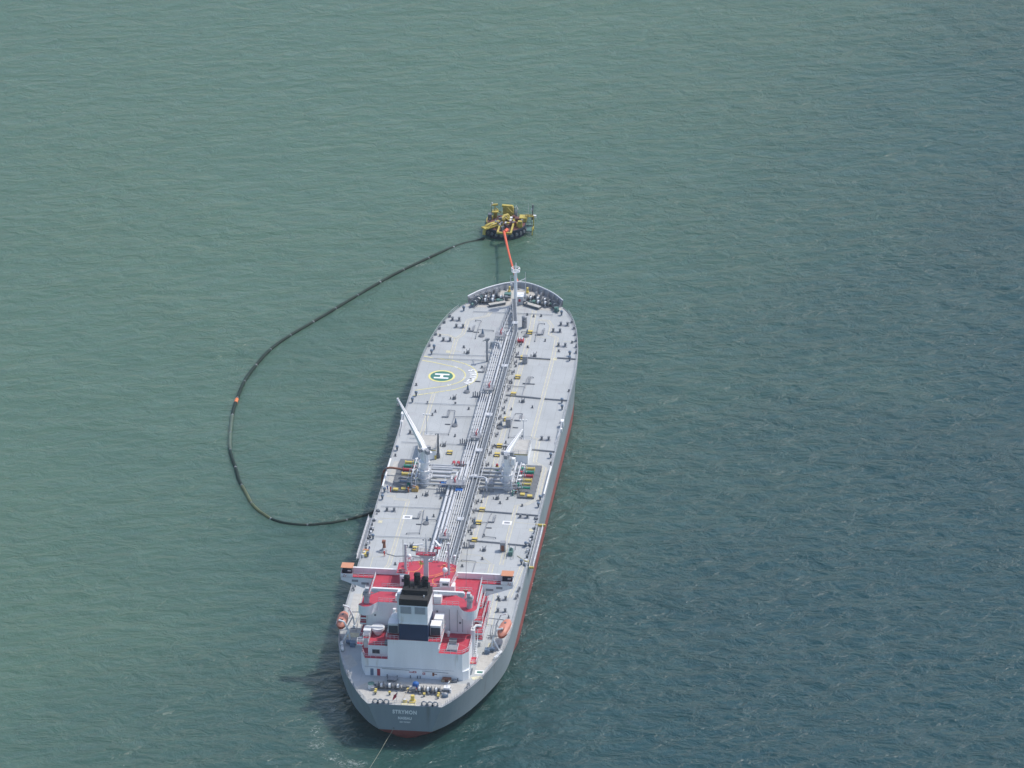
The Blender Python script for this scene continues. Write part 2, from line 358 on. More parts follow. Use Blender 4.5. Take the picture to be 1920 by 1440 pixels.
# ---- painted lanes
def lane(name, pts, w=.85):
    mb = MB(LANE).strip(pts, w, D, .012); P = [Vector((*p, 0)) for p in pts]; mb.use(YEL)
    for sgn in (1, -1):
        q = []
        for i, p in enumerate(P):
            d = (P[min(i+1, len(P)-1)]-P[max(i-1, 0)]).normalized(); nn = Vector((-d.y, d.x, 0))*w/2*sgn*1.05; q.append((p.x+nn.x, p.y+nn.y))
        mb.strip(q, .17, D, .024)
    mb.build(name, SHIP, smooth=False)
lane("walkway_lane", [(-6.2, 232), (-6.8, 229), (-12, 225.8), (-12.1, 224.5), (-12.3, 216.5), (-13.8, 213), (-13.8, 199.6)])
lane("walkway_lane", [(-19.5, 215.6), (-16.2, 215.2), (-14, 213.2)], .5)
lane("walkway_lane", [(-15.6, 177.6), (-15.6, 150.3)])
lane("walkway_lane", [(-20, 114.2), (-18, 114), (-17.8, 112.6), (-14, 112.3), (-14, 111), (-14.1, 75), (-17.8, 60)])
lane("walkway_lane", [(7.6, 228), (10.6, 227.6), (11.9, 224.5), (12, 218.6), (14.2, 216.8), (14.6, 205), (14.6, 153)])
lane("walkway_lane", [(14.9, 153), (16.4, 152.2), (16.9, 138.5), (19.9, 135.4), (20.2, 116.8), (17.5, 113.2), (15, 112.2), (15, 95.8), (15, 78)])
lane("walkway_lane", [(20.5, 78), (19.9, 68), (19.2, 60)], .9)
lane("walkway_lane", [(5.9, 234), (6.4, 222), (6.4, 159), (6.4, 126), (6.1, 95), (6.2, 86)], 1.05)
lane("walkway_lane", [(12.6, 78), (12.6, 72.5), (15.8, 60), (16, 43.8)], 1.05)
lane("walkway_lane", [(-18.3, 60), (-18.3, 42)], .8)
for p in ([(4.5, 83), (9, 82.6), (12.6, 78)], [(4.4, 79), (11.9, 78.3)], [(-9, 84.5), (-3, 84.6)], [(-15.3, 80.5), (-18.8, 78.2), (-18.8, 62)], [(15.5, 102.6), (21, 102)], [(-20.6, 101), (-14.8, 101.2)],
          [(8.2, 217), (12, 216.2)], [(16.2, 214.6), (20.4, 214.6)], [(-16.5, 205), (-11.5, 205)], [(9, 202.4), (13.8, 202)], [(-9.4, 106.8), (-9.4, 106)]):
    MB(YEL).strip(p, .14, D, .024).build("deck_line", SHIP, smooth=False)
for p in ((-19.7, 99, 1.1, 1.5, 0), (20.5, 98.6, 1.1, 1.5, 0), (-15, 204.5, 1.1, 1.5, 0), (15.2, 202.9, 1.1, 1.5, 0), (16.2, 16.2, 2.6, 1.5, .4), (-18, 35.4, 3.0, 2.4, 0), (17.6, 33.2, 1.3, 3.4, 0)):
    MB(YEL).box(p[0], p[1], D, p[2], p[3], .025, p[4]).build("yellow_mark", SHIP, smooth=False)

# ---- helicopter area
hp = empty("helicopter_marking", (0, 0, 0), parent=SHIP); HC = (-14.8, 188.6)
def disc(mb, cx, cy, r0, r1, z, n=48):
    vs = [(cx+r0*cos(2*pi*i/n), cy+r0*sin(2*pi*i/n), z) for i in range(n)]+[(cx+r1*cos(2*pi*i/n), cy+r1*sin(2*pi*i/n), z) for i in range(n)]
    mb.add(vs, [(i, i+n, (i+1) % n+n, (i+1) % n) for i in range(n)]); return mb
YL2 = mat("ring_yellow", (.80, .72, .28), .6, var=.08)
disc(MB(YL2), *HC, 3.15, 3.75, D+.03).build("outer_ring", hp, smooth=False)
mb = MB(HGREEN); mb.add([(HC[0]+3.15*cos(2*pi*i/48), HC[1]+3.15*sin(2*pi*i/48), D+.03) for i in range(48)], [tuple(range(48))]); mb.build("green_disc", hp, smooth=False)
LW = mat("letter_white", (.85, .85, .84), .5, var=.04)
MB(LW).box(HC[0]+.03, HC[1]+1.13, D+.035, 4.05, .85, .02).box(HC[0]-.03, HC[1]-1.13, D+.035, 4.05, .85, .02).box(HC[0], HC[1], D+.035, .85, 1.40, .019).build("letter_h", hp, smooth=False)
inner = [(-21.5, 198.1), (-18.1, 197.2), (-12.1, 194.9)]+arc(-14.6, 189.1, 6.3, 62, -62, 14)+[(-11.8, 183.0), (-20.9, 178.9)]
outer = [(-21.3, 200.8), (-18.4, 199.9), (-13.4, 199.2), (-10.7, 197.9)]+arc(-14.4, 189.3, 9.4, 58, -58, 16)+[(-9.8, 180.8), (-15.6, 178), (-21.2, 175.5)]
mb = MB(YL2)
for i in range(len(inner)-1):
    mb.strip([inner[i], inner[i+1]], .28, D, .026)
mb.build("inner_line", hp, smooth=False)
mb = MB(YL2)
for i in range(len(outer)-1):
    a = Vector((*outer[i], 0)); b = Vector((*outer[i+1], 0)); k = max(1, round((b-a).length/1.6))
    for j in range(k):
        p = a.lerp(b, j/k); q = a.lerp(b, (j+.88)/k); mb.strip([p, q], .3, D, .026)
mb.build("outer_line", hp, smooth=False)
nm = "STRYMON"
for i, ch in enumerate(nm):
    a = radians(27-54*i/6); x, y = -14.9+8.75*cos(a), 189.2+8.75*sin(a)
    text("name_letter", ch, 2.5, Matrix.Translation((x, y, D+.04)) @ Matrix.Rotation(a-pi/2, 4, 'Z'), LW, hp, .01, .8)
for a in (62, -7, -66):
    x, y = -14.6+6.3*cos(radians(a)), 189.1+6.3*sin(radians(a))
    text("number_mark", "12", 1.0, Matrix.Translation((x, y, D+.05)) @ Matrix.Rotation(radians(a)-pi/2, 4, 'Z'), LW, hp, .01)
# station signs on deck
for x, y, c in ((-12.9, 102.4, STEELM), (13.7, 102, STEELM), (16.6, 19.2, HGREEN)):
    MB(LW).box(x, y, D, 2.5, 2.1, .03).use(c).box(x, y, D+.03, 1.5, 1.0, .012).build("deck_sign", SHIP, smooth=False)

# ---- hull lettering on the sloping transom
def transom(x, h): # h below deck
    return Vector((x, .6*h/(D-3.2)-.03, D-h))
sl = math.atan2(.6, D-3.2)
for body, size, h, sc in (("STRYMON", 1.5, 2.05, .80), ("NASSAU", 1.05, 3.85, .80), ("IMO 9282507", .5, 5.0, .85)):
    R = Matrix.Rotation(pi/2+sl, 4, 'X')
    text("hull_lettering", body, size, Matrix.Translation(transom(0, h)) @ R, LW, SHIP, .015, sc)
MB(STEEL).cyl((-2.9, .4, D-6.9), (-2.9, .7, D-6.9), .2, n=8).build("hull_fitting", SHIP)

# ---- centreline pipe rack
def pipes(name, xs, y0, y1, h, rad, m, fl=None):
    for x in xs:
        mb = MB(m).cyl(dk(x, y0, h), dk(x, y1, h), rad, n=8)
        y = y0+random.uniform(2, 6)
        while y < y1-1:
            mb.cyl(dk(x, y, h), dk(x, y+.25, h), rad*1.45, n=8); y += fl or 9.7
        mb.build(name, SHIP)
pipes("cargo_pipe", [-3.75, -2.65, -1.65], 52, 121.5, 1.6, .37, PIPEW, 9.5)
pipes("deck_pipe", [-.95, -.35, .25, .85, 1.45], 52, 129.5, 2.1, .14, PIPEW)
pipes("cargo_pipe", [2.15], 52, 129, 1.9, .3, PIPEW)
pipes("deck_pipe", [-1.9, -1.3, -.7, -.1], 131, 215, 2.1, .14, PIPEW)
pipes("cargo_pipe", [.68], 129, 214, 2.1, .28, PIPEW)
pipes("deck_pipe", [1.4, 2.0], 129, 215, 1.9, .16, PIPE)
pipes("deck_pipe", [2.55, 3.0, 3.45], 52, 214, 1.1, .12, PIPE)
pipes("deck_pipe", [4.15], 52, 134, 2.5, .09, PIPEW); pipes("deck_pipe", [4.2], 134, 182, 1.9, .09, PIPEW)
pipes("cargo_pipe", [-.3], 121, 133, 1.9, .32, PIPEW)
for x0, y1 in ((-3.75, 124.7), (-2.65, 127.2), (-1.65, 129.9)):   # risers joining the manifold crossovers
    MB(PIPEW).tube([dk(x0, 121.5, 1.6), dk(x0+.02, y1-.6, 1.7), dk(x0+.02, y1, 1.4), dk(x0-.4, y1+.35, 1.2), dk(-9.8, y1+.3, 1.2)], .36, 10).build("cargo_pipe", SHIP)
MB(PIPEW).tube([dk(1.0, 232.5, 1.6), dk(.6, 229, 1.6), dk(1.3, 225, 1.6), dk(1.0, 220, 1.6), dk(.75, 214, 1.9)], .17, 8).build("deck_pipe", SHIP)
MB(PIPE).tube([dk(-.2, 233, 1.6), dk(-.9, 222, 1.6), dk(-1.2, 214, 1.7)], .13, 8).build("deck_pipe", SHIP)
y = 54
while y < 214:
    a, b = (-4.3, 3.8) if y < 121 else (-2.3, 3.7); mb = MB(STEELM)
    mb.box((a+b)/2, y, D+1.2, b-a, .22, .22)
    for x in (a, b, (a+b)/2): mb.box(x, y, D, .2, .2, 1.2)
    y += 4.9; mb.build("pipe_support", SHIP, smooth=False)
# catwalk above the pipes
def catwalk(pts, w, h):
    mb = MB(STEEL); Lp = []; Rp = []
    for i in range(len(pts)-1):
        a = Vector(dk(*pts[i], h)); b = Vector(dk(*pts[i+1], h)); d = (b-a).normalized(); nn = Vector((-d.y, d.x, 0))*w/2
        mb.add([a+nn, a-nn, b-nn, b+nn, a+nn-Vector((0, 0, .1)), a-nn-Vector((0, 0, .1)), b-nn-Vector((0, 0, .1)), b+nn-Vector((0, 0, .1))], [(0, 1, 2, 3), (7, 6, 5, 4), (0, 4, 5, 1), (1, 5, 6, 2), (2, 6, 7, 3), (3, 7, 4, 0)])
        L = (b-a).length; k = int(L/5)
        for j in range(k+1):
            p = a.lerp(b, j/max(1, k))
            for s_ in (1, -1): mb.box(p.x+nn.x*s_, p.y+nn.y*s_, D, .14, .14, h)
    c = mb.build("catwalk", SHIP, smooth=False)
    mb = MB(PIPE)
    for s_ in (1, -1):
        q = []
        for i, p in enumerate(pts):
            a = Vector((*pts[max(i-1, 0)], 0)); b = Vector((*pts[min(i+1, len(pts)-1)], 0)); d = (b-a).normalized(); q.append(dk(p[0]-d.y*w/2*s_, p[1]+d.x*w/2*s_, h))
        mb.rail(q, 1.1, 2.4, .045)
    mb.build("railing", c)
catwalk([(2.95, 52), (2.95, 214), (.4, 231.5), (-.2, 236)], 1.1, 2.45)
mb = MB(STEELM)
for i in range(9):
    y = 214.5+i*2.4; w = 4.6-i*.42; mb.box(.35-i*.05, y, D+1.1, w, .16, .16)
    for s_ in (-1, 1): mb.box(.35-i*.05+s_*w/2, y, D, .16, .16, 1.9)
for s_ in (-1, 1): mb.cyl(dk(.35+s_*2.4, 214, 1.9), dk(.0+s_*.8, 235, 1.9), .08, n=6)
mb.build("pipe_support", SHIP, smooth=False)
# foam monitor platforms straddling the rack
for x, y in ((-.9, 210.8), (-.1, 176.6), (0, 146.7), (-2.2, 118.0), (-.9, 86.8)):
    w = 5.2 if y == 118.0 else 2.7
    mb = MB(STEELM).box(x+(.4 if w > 4 else 0), y, D+3.0, w, 3.2, .16)
    for sx_ in (-1, 1):
        for sy_ in (-1, 1): mb.box(x+sx_*w*.45, y+sy_*1.4, D, .16, .16, 3.0)
    pf = mb.build("monitor_platform", SHIP, smooth=False)
    MB(PIPE).rail([dk(x-w/2, y-1.6, 3.15), dk(x+w/2, y-1.6, 3.15), dk(x+w/2, y+1.6, 3.15), dk(x-w/2, y+1.6, 3.15)], 1.1, 1.3, .04, True).build("railing", pf)
    MB(CRIM).box(x, y, D+3.16, .5, .6, .5).cyl(dk(x, y, 3.6), dk(x, y, 4.1), .15).cyl(dk(x-.1, y-.2, 4.1), dk(x+.4, y+1.0, 4.6), .13, .09).build("foam_monitor", pf)
for x, y in ((2.0, 220), (2.5, 192), (1.9, 161), (1.8, 139), (2.3, 123.4), (1.85, 98.1), (1.9, 72)):
    MB(PIPEW).box(x, y, D+2.3, 1.6, 1.7, .35).box(x, y, D+1.9, 1.2, 1.3, .4).build("expansion_box", SHIP, smooth=False)
MB(PIPE).tube([dk(-3.3, 206.4, .6), dk(-3.1, 206.4, 2.6), dk(-2, 206.2, 2.9), dk(-.6, 205.3, 2.9), dk(-.1, 203.2, 2.6), dk(-.1, 202.6, 1.6)], .3, 10).build("crossover_pipe", SHIP)
MB(PIPEW).tube([dk(1.2, 122.3, 2.9), dk(5, 122.2, 2.9), dk(5.9, 121.4, 2.9), dk(6.1, 119.6, 2.8), dk(6.1, 119.4, .2)], .3, 10).build("crossover_pipe", SHIP)
# ---- transverse raised girders (starboard) and pipes (port)
def girder(x0, x1, y, y1=None, h=.42, w=.26, m=STEELM, nm="deck_girder"):
    y1 = y if y1 is None else y1
    mb = MB(m); a = Vector(dk(x0, y, 0)); b = Vector(dk(x1, y1, 0)); d = (b-a).normalized(); nn = Vector((-d.y, d.x, 0))*w/2; up = Vector((0, 0, h))
    mb.add([a+nn, a-nn, b-nn, b+nn, a+nn+up, a-nn+up, b-nn+up, b+nn+up], [(4, 5, 6, 7), (1, 0, 4, 5), (2, 1, 5, 6), (3, 2, 6, 7), (0, 3, 7, 4)])
    return mb.build(nm, SHIP, smooth=False)
for g in ((4, 14, 202.9, 202.3), (15.8, 21, 203.5, 203.2), (4.4, 14.2, 178.3, 177.2), (15.2, 21.5, 177.1, 176.7), (5, 14.3, 147, 146), (15.4, 21.8, 145.6, 144.9), (4.6, 14.4, 107.9, 107.2), (15.5, 21.4, 107.2, 106.7), (4.5, 14.5, 90.6, 89.8), (15.4, 20.6, 89.6, 89.1)): girder(*g)
for x0, x1, y in ((-19.5, -2.4, 202.2), (-20, -2.3, 170.6), (-20.4, -2.3, 146.2), (-20.6, -4.8, 107.6), (-19.8, -4.8, 90.2), (-21.3, -4, 199.3), (-11.3, 11.5, 231.1)):
    MB(PIPE).cyl(dk(x0, y, .28), dk(x1, y+.3, .28), .09, n=6).build("deck_pipe", SHIP)
def loop(pts, rad=.1, h=.35):
    mb = MB(STEELM).tube([dk(*p, h) for p in pts], rad, 6)
    for p in pts: mb.box(p[0], p[1], D, .22, .22, h)
    mb.build("cargo_line", SHIP)
for s_ in (-1, 1):
    loop([(s_*2.6, 163.6), (s_*8.0, 163.0), (s_*8.3, 166.8), (s_*10.2, 167)]); loop([(s_*8.0, 163), (s_*8.2, 152.2), (s_*11.8, 151.9)])
    loop([(s_*4, 219), (s_*8.4, 219), (s_*8.4, 213.6)]); loop([(s_*8.4, 219), (s_*8.2, 225), (s_*9.8, 225.2)])
    if s_ > 0: loop([(s_*4, 184), (s_*9, 183.6), (s_*9.1, 190), (s_*10.6, 190.2)]); loop([(s_*9, 183.6), (s_*8.9, 178), (s_*12, 177.6)])
    loop([(s_*5, 101), (s_*8.6, 101), (s_*9, 106.5)]); loop([(s_*8.6, 101), (s_*8.4, 93), (s_*11.8, 92.6)])
    loop([(s_*4.4, 79), (s_*8.3, 78.6), (s_*8.2, 68)])
# low ladders / sounding frames lying on deck
for s_ in (-1, 1):
    for x, y in ((9.9, 220), (9.6, 188), (10, 164.8), (10, 103.5)):
        if s_ < 0 and y == 188: x = 3.7; y = 194
        mb = MB(STEELM)
        for k in (0, .45): mb.box(s_*x+k, y, D+.35, .12, 3.8, .12)
        for k in range(5): mb.box(s_*x+.22, y-1.7+k*.85, D+.35, .45, .1, .1)
        mb.box(s_*x-.6, y-1.9, D, 1.8, .16, .4); mb.build("valve_frame", SHIP, smooth=False)
    for x, y in ((8.7, 217.8), (10.7 if s_ > 0 else 4.4, 186.2), (9.3, 158.6), (9.3, 98.4)):
        MB(STEEL).box(s_*x, y, D, 1.5, .25, .22).build("deck_bracket", SHIP, smooth=False)
# yellow step-over bridges
for x, y in ((6.35, 218.9), (6.4, 202.4), (6.35, 189.9), (6.4, 178.9), (6.4, 163.2), (6.4, 146.7), (6.4, 141.3), (6.35, 108.4), (6.35, 100.9), (6.45, 90.9), (-6.5, 141.2), (-8.3, 84.2)):
    MB(YELB).box(x, y, D+.7, 1.5, .9, .08).box(x, y-.75, D+.3, 1.5, .5, .06).box(x, y+.75, D+.3, 1.5, .5, .06).use(STEELM).box(x-.7, y, D, .08, 1.8, .75).box(x+.7, y, D, .08, 1.8, .75).build("step_bridge", SHIP, smooth=False)
# ---- bollards (bitts) on both sides
def bitts():
    mb = MB(STEELM).box(0, 0, 0, 3.0, .95, .16).use(STEEL)
    for x in (-.95, .95): mb.cyl((x, 0, .16), (x, 0, .95), .31, n=12).cyl((x, 0, .95), (x, 0, 1.06), .4, n=12)
    return mb.build("bollard", SHIP)
b0 = bitts(); first = True
for x, y, rz in [(s_*15.4, 225, 0) for s_ in (-1, 1)]+[(s_*13.75, 220.5, 0) for s_ in (-1, 1)]+[(s_*16.25, 211.3, 0) for s_ in (-1, 1)]+[(s_*17.8, 105.4, 0) for s_ in (-1, 1)]+[(18.2, 152.1, 0), (17.5, 58.6, 0), (18.2, 51.9, 0), (-17.8, 152, 0), (-18, 64, 0)]:
    if first: b0.location = dk(x, y); first = False
    else: dup(b0, dk(x, y), rz)
# ---- mushroom vents & gas heads
def vent(h=1.5, rad=.42, m=BLUEG):
    return MB(m).cyl((0, 0, 0), (0, 0, h*.7), rad*.55, n=10).cyl((0, 0, h*.6), (0, 0, h*.85), rad, n=12).sph((0, 0, h*.85), rad, rz=.25, n=12, m=4, lo=0).use(STEEL).box(.05, -.35, h*.45, .5, .5, .5).build("vent_head", SHIP)
v0 = vent(); first = True
VP = [(14, 231.8), (19.2, 205.6), (19.5, 202.4), (20.3, 175.5), (20.8, 170.7), (21, 141.5), (21, 116.2), (21, 112), (20.3, 88.9), (20.3, 78.8)]
for x, y in VP:
    for s_ in (-1, 1):
        if s_ < 0 and abs(y-171) < 1: y += .7
        if first: v0.location = dk(s_*x, y); first = False
        else: dup(v0, dk(s_*(x-.1), y))
def pvalve():  # tank hatch with small vent pipe
    return MB(STEEL).cyl((0, 0, 0), (0, 0, .45), .55, n=12).box(.1, 0, .45, .5, .9, .35).cyl((-1, -.2, 0), (-1, -.2, .7), .14, n=6).cyl((.3, .3, .4), (.5, .4, 1.4), .08, n=6).cyl((-.3, .2, .4), (-.4, .3, 1.2), .07, n=6).build("tank_hatch", SHIP)
p0 = pvalve(); first = True
for x, y in [(9.4, 204), (9.5, 174.7), (8.6, 145.4), (9.5, 115.5), (9.6, 85.4)]:
    for s_ in (-1, 1):
        if first: p0.location = dk(s_*x, y); first = False
        else: dup(p0, dk(s_*x, y))
def disch():
    return MB(STEELM).cyl((0, 0, 0), (0, 0, .35), .85, n=18).use(STEEL).cyl((0, 0, .35), (0, 0, .42), .7, n=18).use(BLUEG).cyl((.05, 1.7, 0), (.05, 1.7, 1.5), .42, .1, n=10).build("deck_hatch", SHIP)
d0 = disch(); first = True
for x, y in ((-6.6, 179.2), (-7.3, 158), (-7.5, 99.1), (5.2, 98.6), (5.2, 158), (-6.9, 215.6), (5.6, 216.8)):
    if first: d0.location = dk(x, y); first = False
    else: dup(d0, dk(x, y))
def small():
    return MB(STEEL).cyl((0, 0, 0), (0, 0, .75), .17, n=7).box(.1, 0, .3, .5, .3, .3).box(0, 0, 0, .7, .5, .08).build("air_pipe", SHIP)
s0 = small(); first = True
rnd = random.Random(3)
SP = [(18.8, 213.8), (21.3, 182.7), (21.2, 163), (21.3, 137.8), (17, 58), (6.2, 229.8), (4.2, 230.6), (8.2, 230.2), (5.4, 167), (-4.8, 168.5), (-5.6, 114), (11.2, 148.6), (7.8, 149), (10.6, 112.9), (-6.4, 151.6), (-13.6, 166), (-8.9, 171.4), (12.5, 171.5), (-8.2, 121.4), (6.9, 169.6), (-20.9, 138), (-20.9, 163), (-18.6, 214.2), (-21, 182), (-12, 113.9), (12.2, 115.6), (16.5, 112), (-14.6, 117), (-5.2, 89.8), (8.6, 93.7), (5.2, 94.4), (5.6, 113), (9.8, 80.4), (-14.2, 193.8-30), (-10.8, 219.2), (11.2, 214.2), (-10.9, 207.5), (15.8, 207.8), (-4.4, 195), (4.9, 196.8), (5, 186), (6.9, 209.4), (-16.5, 171), (-6, 103.4), (15, 71), (19.3, 66.5), (18.6, 71.2), (-20.3, 70), (-20.6, 48.5), (20.4, 49), (5.1, 75.8), (7.2, 63), (9.5, 66), (-12.4, 75), (-9.2, 70.5)]
for x, y in SP:
    if first: s0.location = dk(x, y); first = False
    else: dup(s0, dk(x, y), rnd.uniform(0, 3))
# clutter of fittings just beside the rack
for i in range(22):
    y = 96+i*5.7+rnd.uniform(-1, 1)
    if 120 < y < 133: continue
    x = 4.55+rnd.uniform(-.2, .3); mb = MB(STEELM).box(x, y, D, .5+rnd.random()*.6, .35, .4).box(x, y, D, .4, 2.6, .12).cyl(dk(x, y+.8, .1), dk(3.3, y+.8, .3), .07, n=6).use(STEEL).cyl(dk(x+.3, y, 0), dk(x+.3, y, .95), .12, n=6).cyl(dk(x-.2, y-1.1, 0), dk(x-.2, y-1.1, .7), .16, n=6)
    mb.build("valve_station", SHIP, smooth=False)
for x, y in ((-3.5, 176.6), (-3.4, 147.1), (-5.9, 117.4), (-3.4, 84), (4.7, 86.6)):
    mb = MB(STEELM).box(x, y, D, 2.4, .6, .25)
    for k in range(4): mb.cyl(dk(x-1+k*.6, y, .2), dk(x-1+k*.6, y, 1.5+.3*(k % 2)), .17, n=7)
    mb.box(x+1.6, y+.6, D, 1.2, 1.3, 1.0); mb.build("valve_cluster", SHIP)
# tank-cleaning / access trunks
for x, y, hh in ((7.2, 199.6, 2.2), (7.3, 159.4, 2.4), (7.3, 120.2, 2.4), (14.5, 86, 2.6)):
    MB(STEELM).box(x, y, D, 1.35, 1.5, hh).use(BROWN if x > 14 else STEELM).box(x, y-.77, D+.2, .8, .06, 1.7).build("access_trunk", SHIP, smooth=False)
MB(CRIM).box(4.1, 213.2, D, 2.4, 1.6, .7).use(PIPEW).box(3.4, 213.4, D+.7, .35, 1.2, .35).box(4.1, 213.4, D+.7, .35, 1.2, .35).box(4.8, 213.4, D+.7, .35, 1.2, .35).build("hydrant_station", SHIP, smooth=False)
mb = MB(CRIM)
for k in range(3): mb.cyl(dk(-4.6+k*1.2, 133.8, .5), dk(-4.6+k*1.2, 135.2, .5), .45, n=10)
mb.use(WHITE)
for k in range(3): mb.cyl(dk(-4.6+k*1.2, 133.65, .5), dk(-4.6+k*1.2, 133.78, .5), .3, n=10)
mb.build("hydrant_station", SHIP)
# big vent pot forward
MB(STEELM).cyl(dk(4.4, 222.6), dk(4.4, 222.6, 3.2), .75, n=16).sph(dk(4.4, 222.6, 3.2), .8, rz=.45, n=16, m=5, lo=0).use(STEEL).cyl(dk(4.4, 221.7, 2.2), dk(4.4, 222.2, 2.5), .38, n=12).build("ventilator", SHIP)
# ---- small hose post with jib forward
post = MB(STEELM).cyl(dk(-3.4, 199.3), dk(-3.4, 199.3, 7.0), .34, .28, n=12).box(-3.4, 199.3, D+6.6, 1.1, 1.1, .5).build("midship_post", SHIP)
MB(STEELM).cyl(dk(-3.5, 199.8, 6.7), dk(-4.8, 201.5, 5.2), .12, n=6).box(-3.0, 199, D+7, .9, .3, .3).build("floodlight", post)
for x, y, h_, t in ((-14.1, 151.3, 6.3, -.35), (12.4, 150.8, 6.2, .2)):     # slim light masts with cross arm
    mb = MB(PIPEW).cyl(dk(x, y), dk(x, y+.2, h_), .13, .09, n=8).box(x, y, D, .9, .9, .5).cyl(dk(x-.9, y, h_-.1), dk(x+.9, y, h_-.1), .06, n=6)
    mb.cyl(dk(x, y, .2), dk(x-.9, y+3, .2), .05, n=5)
    lm = mb.build("light_mast", SHIP)
    for k in (-.8, 0, .8): MB(WHITE).box(x+k, y-.1, D+h_, .42, .35, .3).build("floodlight", lm)

# ---- midship cranes, stores houses, manifolds
def boomcrane(x, y, tip, name, ang):
    c = empty(name, (0, 0, 0), parent=SHIP)
    MB(WHITE).cyl(dk(x, y), dk(x, y, 4.4), 1.35, 1.3, n=20).cyl(dk(x, y, 4.4), dk(x, y, 4.6), 1.75, n=20).cyl(dk(x, y, 4.6), dk(x, y, 7.2), 1.2, 1.1, n=20).build("pedestal", c)
    mb = MB(PIPEW); r_ = 2.1
    mb.rail([dk(x+r_*cos(a), y+r_*sin(a), 2.6) for a in [i*pi/6 for i in range(13)]], 1.1, 1.2, .045)
    mb.cyl(dk(x, y, 2.5), dk(x, y, 2.6), 2.15, n=20); mb.rail([dk(x+1.9*cos(a), y+1.9*sin(a), 4.6) for a in [i*pi/6 for i in range(13)]], 1.1, 1.2, .045)
    for a in (0, .7, 2.2, 4): mb.cyl(dk(x+1.5*cos(a), y+1.5*sin(a)), dk(x+1.5*cos(a), y+1.5*sin(a), 4.6), .06, n=5)
    mb.build("ladder_platform", c)
    d = Vector((cos(ang), sin(ang), 0)); sd_ = Vector((-d.y, d.x, 0)); top = Vector(dk(x, y, 10.7)); base = Vector(dk(x, y, 7.0))
    mb = MB(WHITE)    # slewing tower: two cheeks, narrowing upward
    for s_ in (-1, 1):
        o = sd_*s_*.75
        vs = [base+o-d*1.2, base+o+d*1.1, top+o*1.0+d*.45, top+o*1.0-d*.9]; o2 = sd_*s_*.45
        vs += [base+o2-d*1.2, base+o2+d*1.1, top+o2+d*.45, top+o2-d*.9]
        mb.add(vs, [(0, 1, 2, 3), (7, 6, 5, 4), (0, 4, 5, 1), (1, 5, 6, 2), (2, 6, 7, 3), (3, 7, 4, 0)])
    mb.box(x-d.x*.9, y-d.y*.9, D+7.0, 1.1, .8, 3.6, ang); mb.cyl(top-sd_*.95, top+sd_*.95, .4, n=12); mb.cyl(dk(x, y, 6.8), dk(x, y, 7.1), 1.5, n=20)
    mb.build("tower", c)
    MB(STEELM).box(x-d.x*1.6, y-d.y*1.6, D+9.9, 1.5, .9, 1.0, ang).box(x-sd_.x*1.2, y-sd_.y*1.2, D+10, .9, .9, 1.1, ang).box(x+sd_.x*1.2, y+sd_.y*1.2, D+10, .7, .9, .9, ang).build("winch_housing", c)
    MB(WHITE).box(x-sd_.x*1.55, y-sd_.y*1.55, D+7.4, 1.3, 1.1, 1.9, ang).use(GLASS).box(x-sd_.x*1.55+d.x*.6, y-sd_.y*1.55+d.y*.6, D+8.2, .2, .9, .8, ang).build("cab", c)
    tip = Vector(tip); bd = (tip-top).normalized(); up = sd_.cross(bd).normalized()*-1 if sd_.cross(bd).z < 0 else sd_.cross(bd).normalized()
    mb = MB(WHITE); st = []
    for t, w, h_ in ((0, .62, .35), (.12, .62, .62), (.5, .42, .46), (1, .2, .2)):
        p = top.lerp(tip, t); st += [p+sd_*w+up*h_, p-sd_*w+up*h_, p-sd_*w-up*h_, p+sd_*w-up*h_]
    fs = [(0, 1, 2, 3), (15, 14, 13, 12)]
    for k in range(3):
        for j in range(4): fs.append((k*4+j, (k+1)*4+j, (k+1)*4+(j+1) % 4, k*4+(j+1) % 4))
    mb.add(st, fs); mb.box(tip.x, tip.y, tip.z-.4, .5, .5, .6); bm = mb.build("boom", c, smooth=False)
    MB(STEELM).tube([top+up*1.2-d*.5, top.lerp(tip, .5)+up*.62, tip+up*.35], .05, 5).cyl(tip-Vector((0, 0, .3)), tip-Vector((0, 0, 1.6)), .05, n=5).cyl(tip-Vector((0, 0, 1.5)), tip-Vector((0, 0, 2.1)), .22, n=8).build("hoist_rope", bm)
    MB(STEELM).cyl(base+d*1.0+Vector((0, 0, .6)), top.lerp(tip, .3)-up*.4, .2, n=8).build("luffing_cylinder", c)
    return c
boomcrane(-10.8, 122, (-19.6, 134.6, D+18.9), "deck_crane", math.atan2(12.6, -8.8))
boomcrane(11.5, 121.9, (13.4, 139.4, D+9.0), "deck_crane", math.atan2(17.5, 1.9))
for s_ in (-1, 1):   # stores house forward of each crane
    cx = 12.7*s_ if s_ > 0 else -12.2
    hs = MB(WALL).box(cx, 141.5, D, 4.9, 8.6, 2.9).use(CREAM).box(cx, 141.5, D+2.9, 5.1, 8.8, .08).build("stores_house", SHIP, smooth=False)
    MB(STEEL).box(cx-1.3 if s_ > 0 else cx+.6, 137.15, D+.1, .95, .1, 2.1).build("door", hs, smooth=False)
    MB(YELB).box(cx, 137.1, D+2.6, 4.9, .12, .16).box(cx-(2.1 if s_ > 0 else -2.3), 137.08, D, .5, .1, 1.2).build("edge_stripe", hs, smooth=False)
    MB(PIPE).rail([(cx-2.5, 137.2, D+2.98), (cx+2.5, 137.2, D+2.98), (cx+2.5, 145.8, D+2.98), (cx-2.5, 145.8, D+2.98)], 1.0, 2, .04, True).build("railing", hs)
mb = MB(STEEL).cyl(dk(-9.3, 138.2), dk(-9.3, 138.2, 1.2), .55, n=14).cyl(dk(-9.3, 138.2, 1.2), dk(-9.3, 138.4, 7.2), .36, .2, n=12)
mb.build("black_post", SHIP)
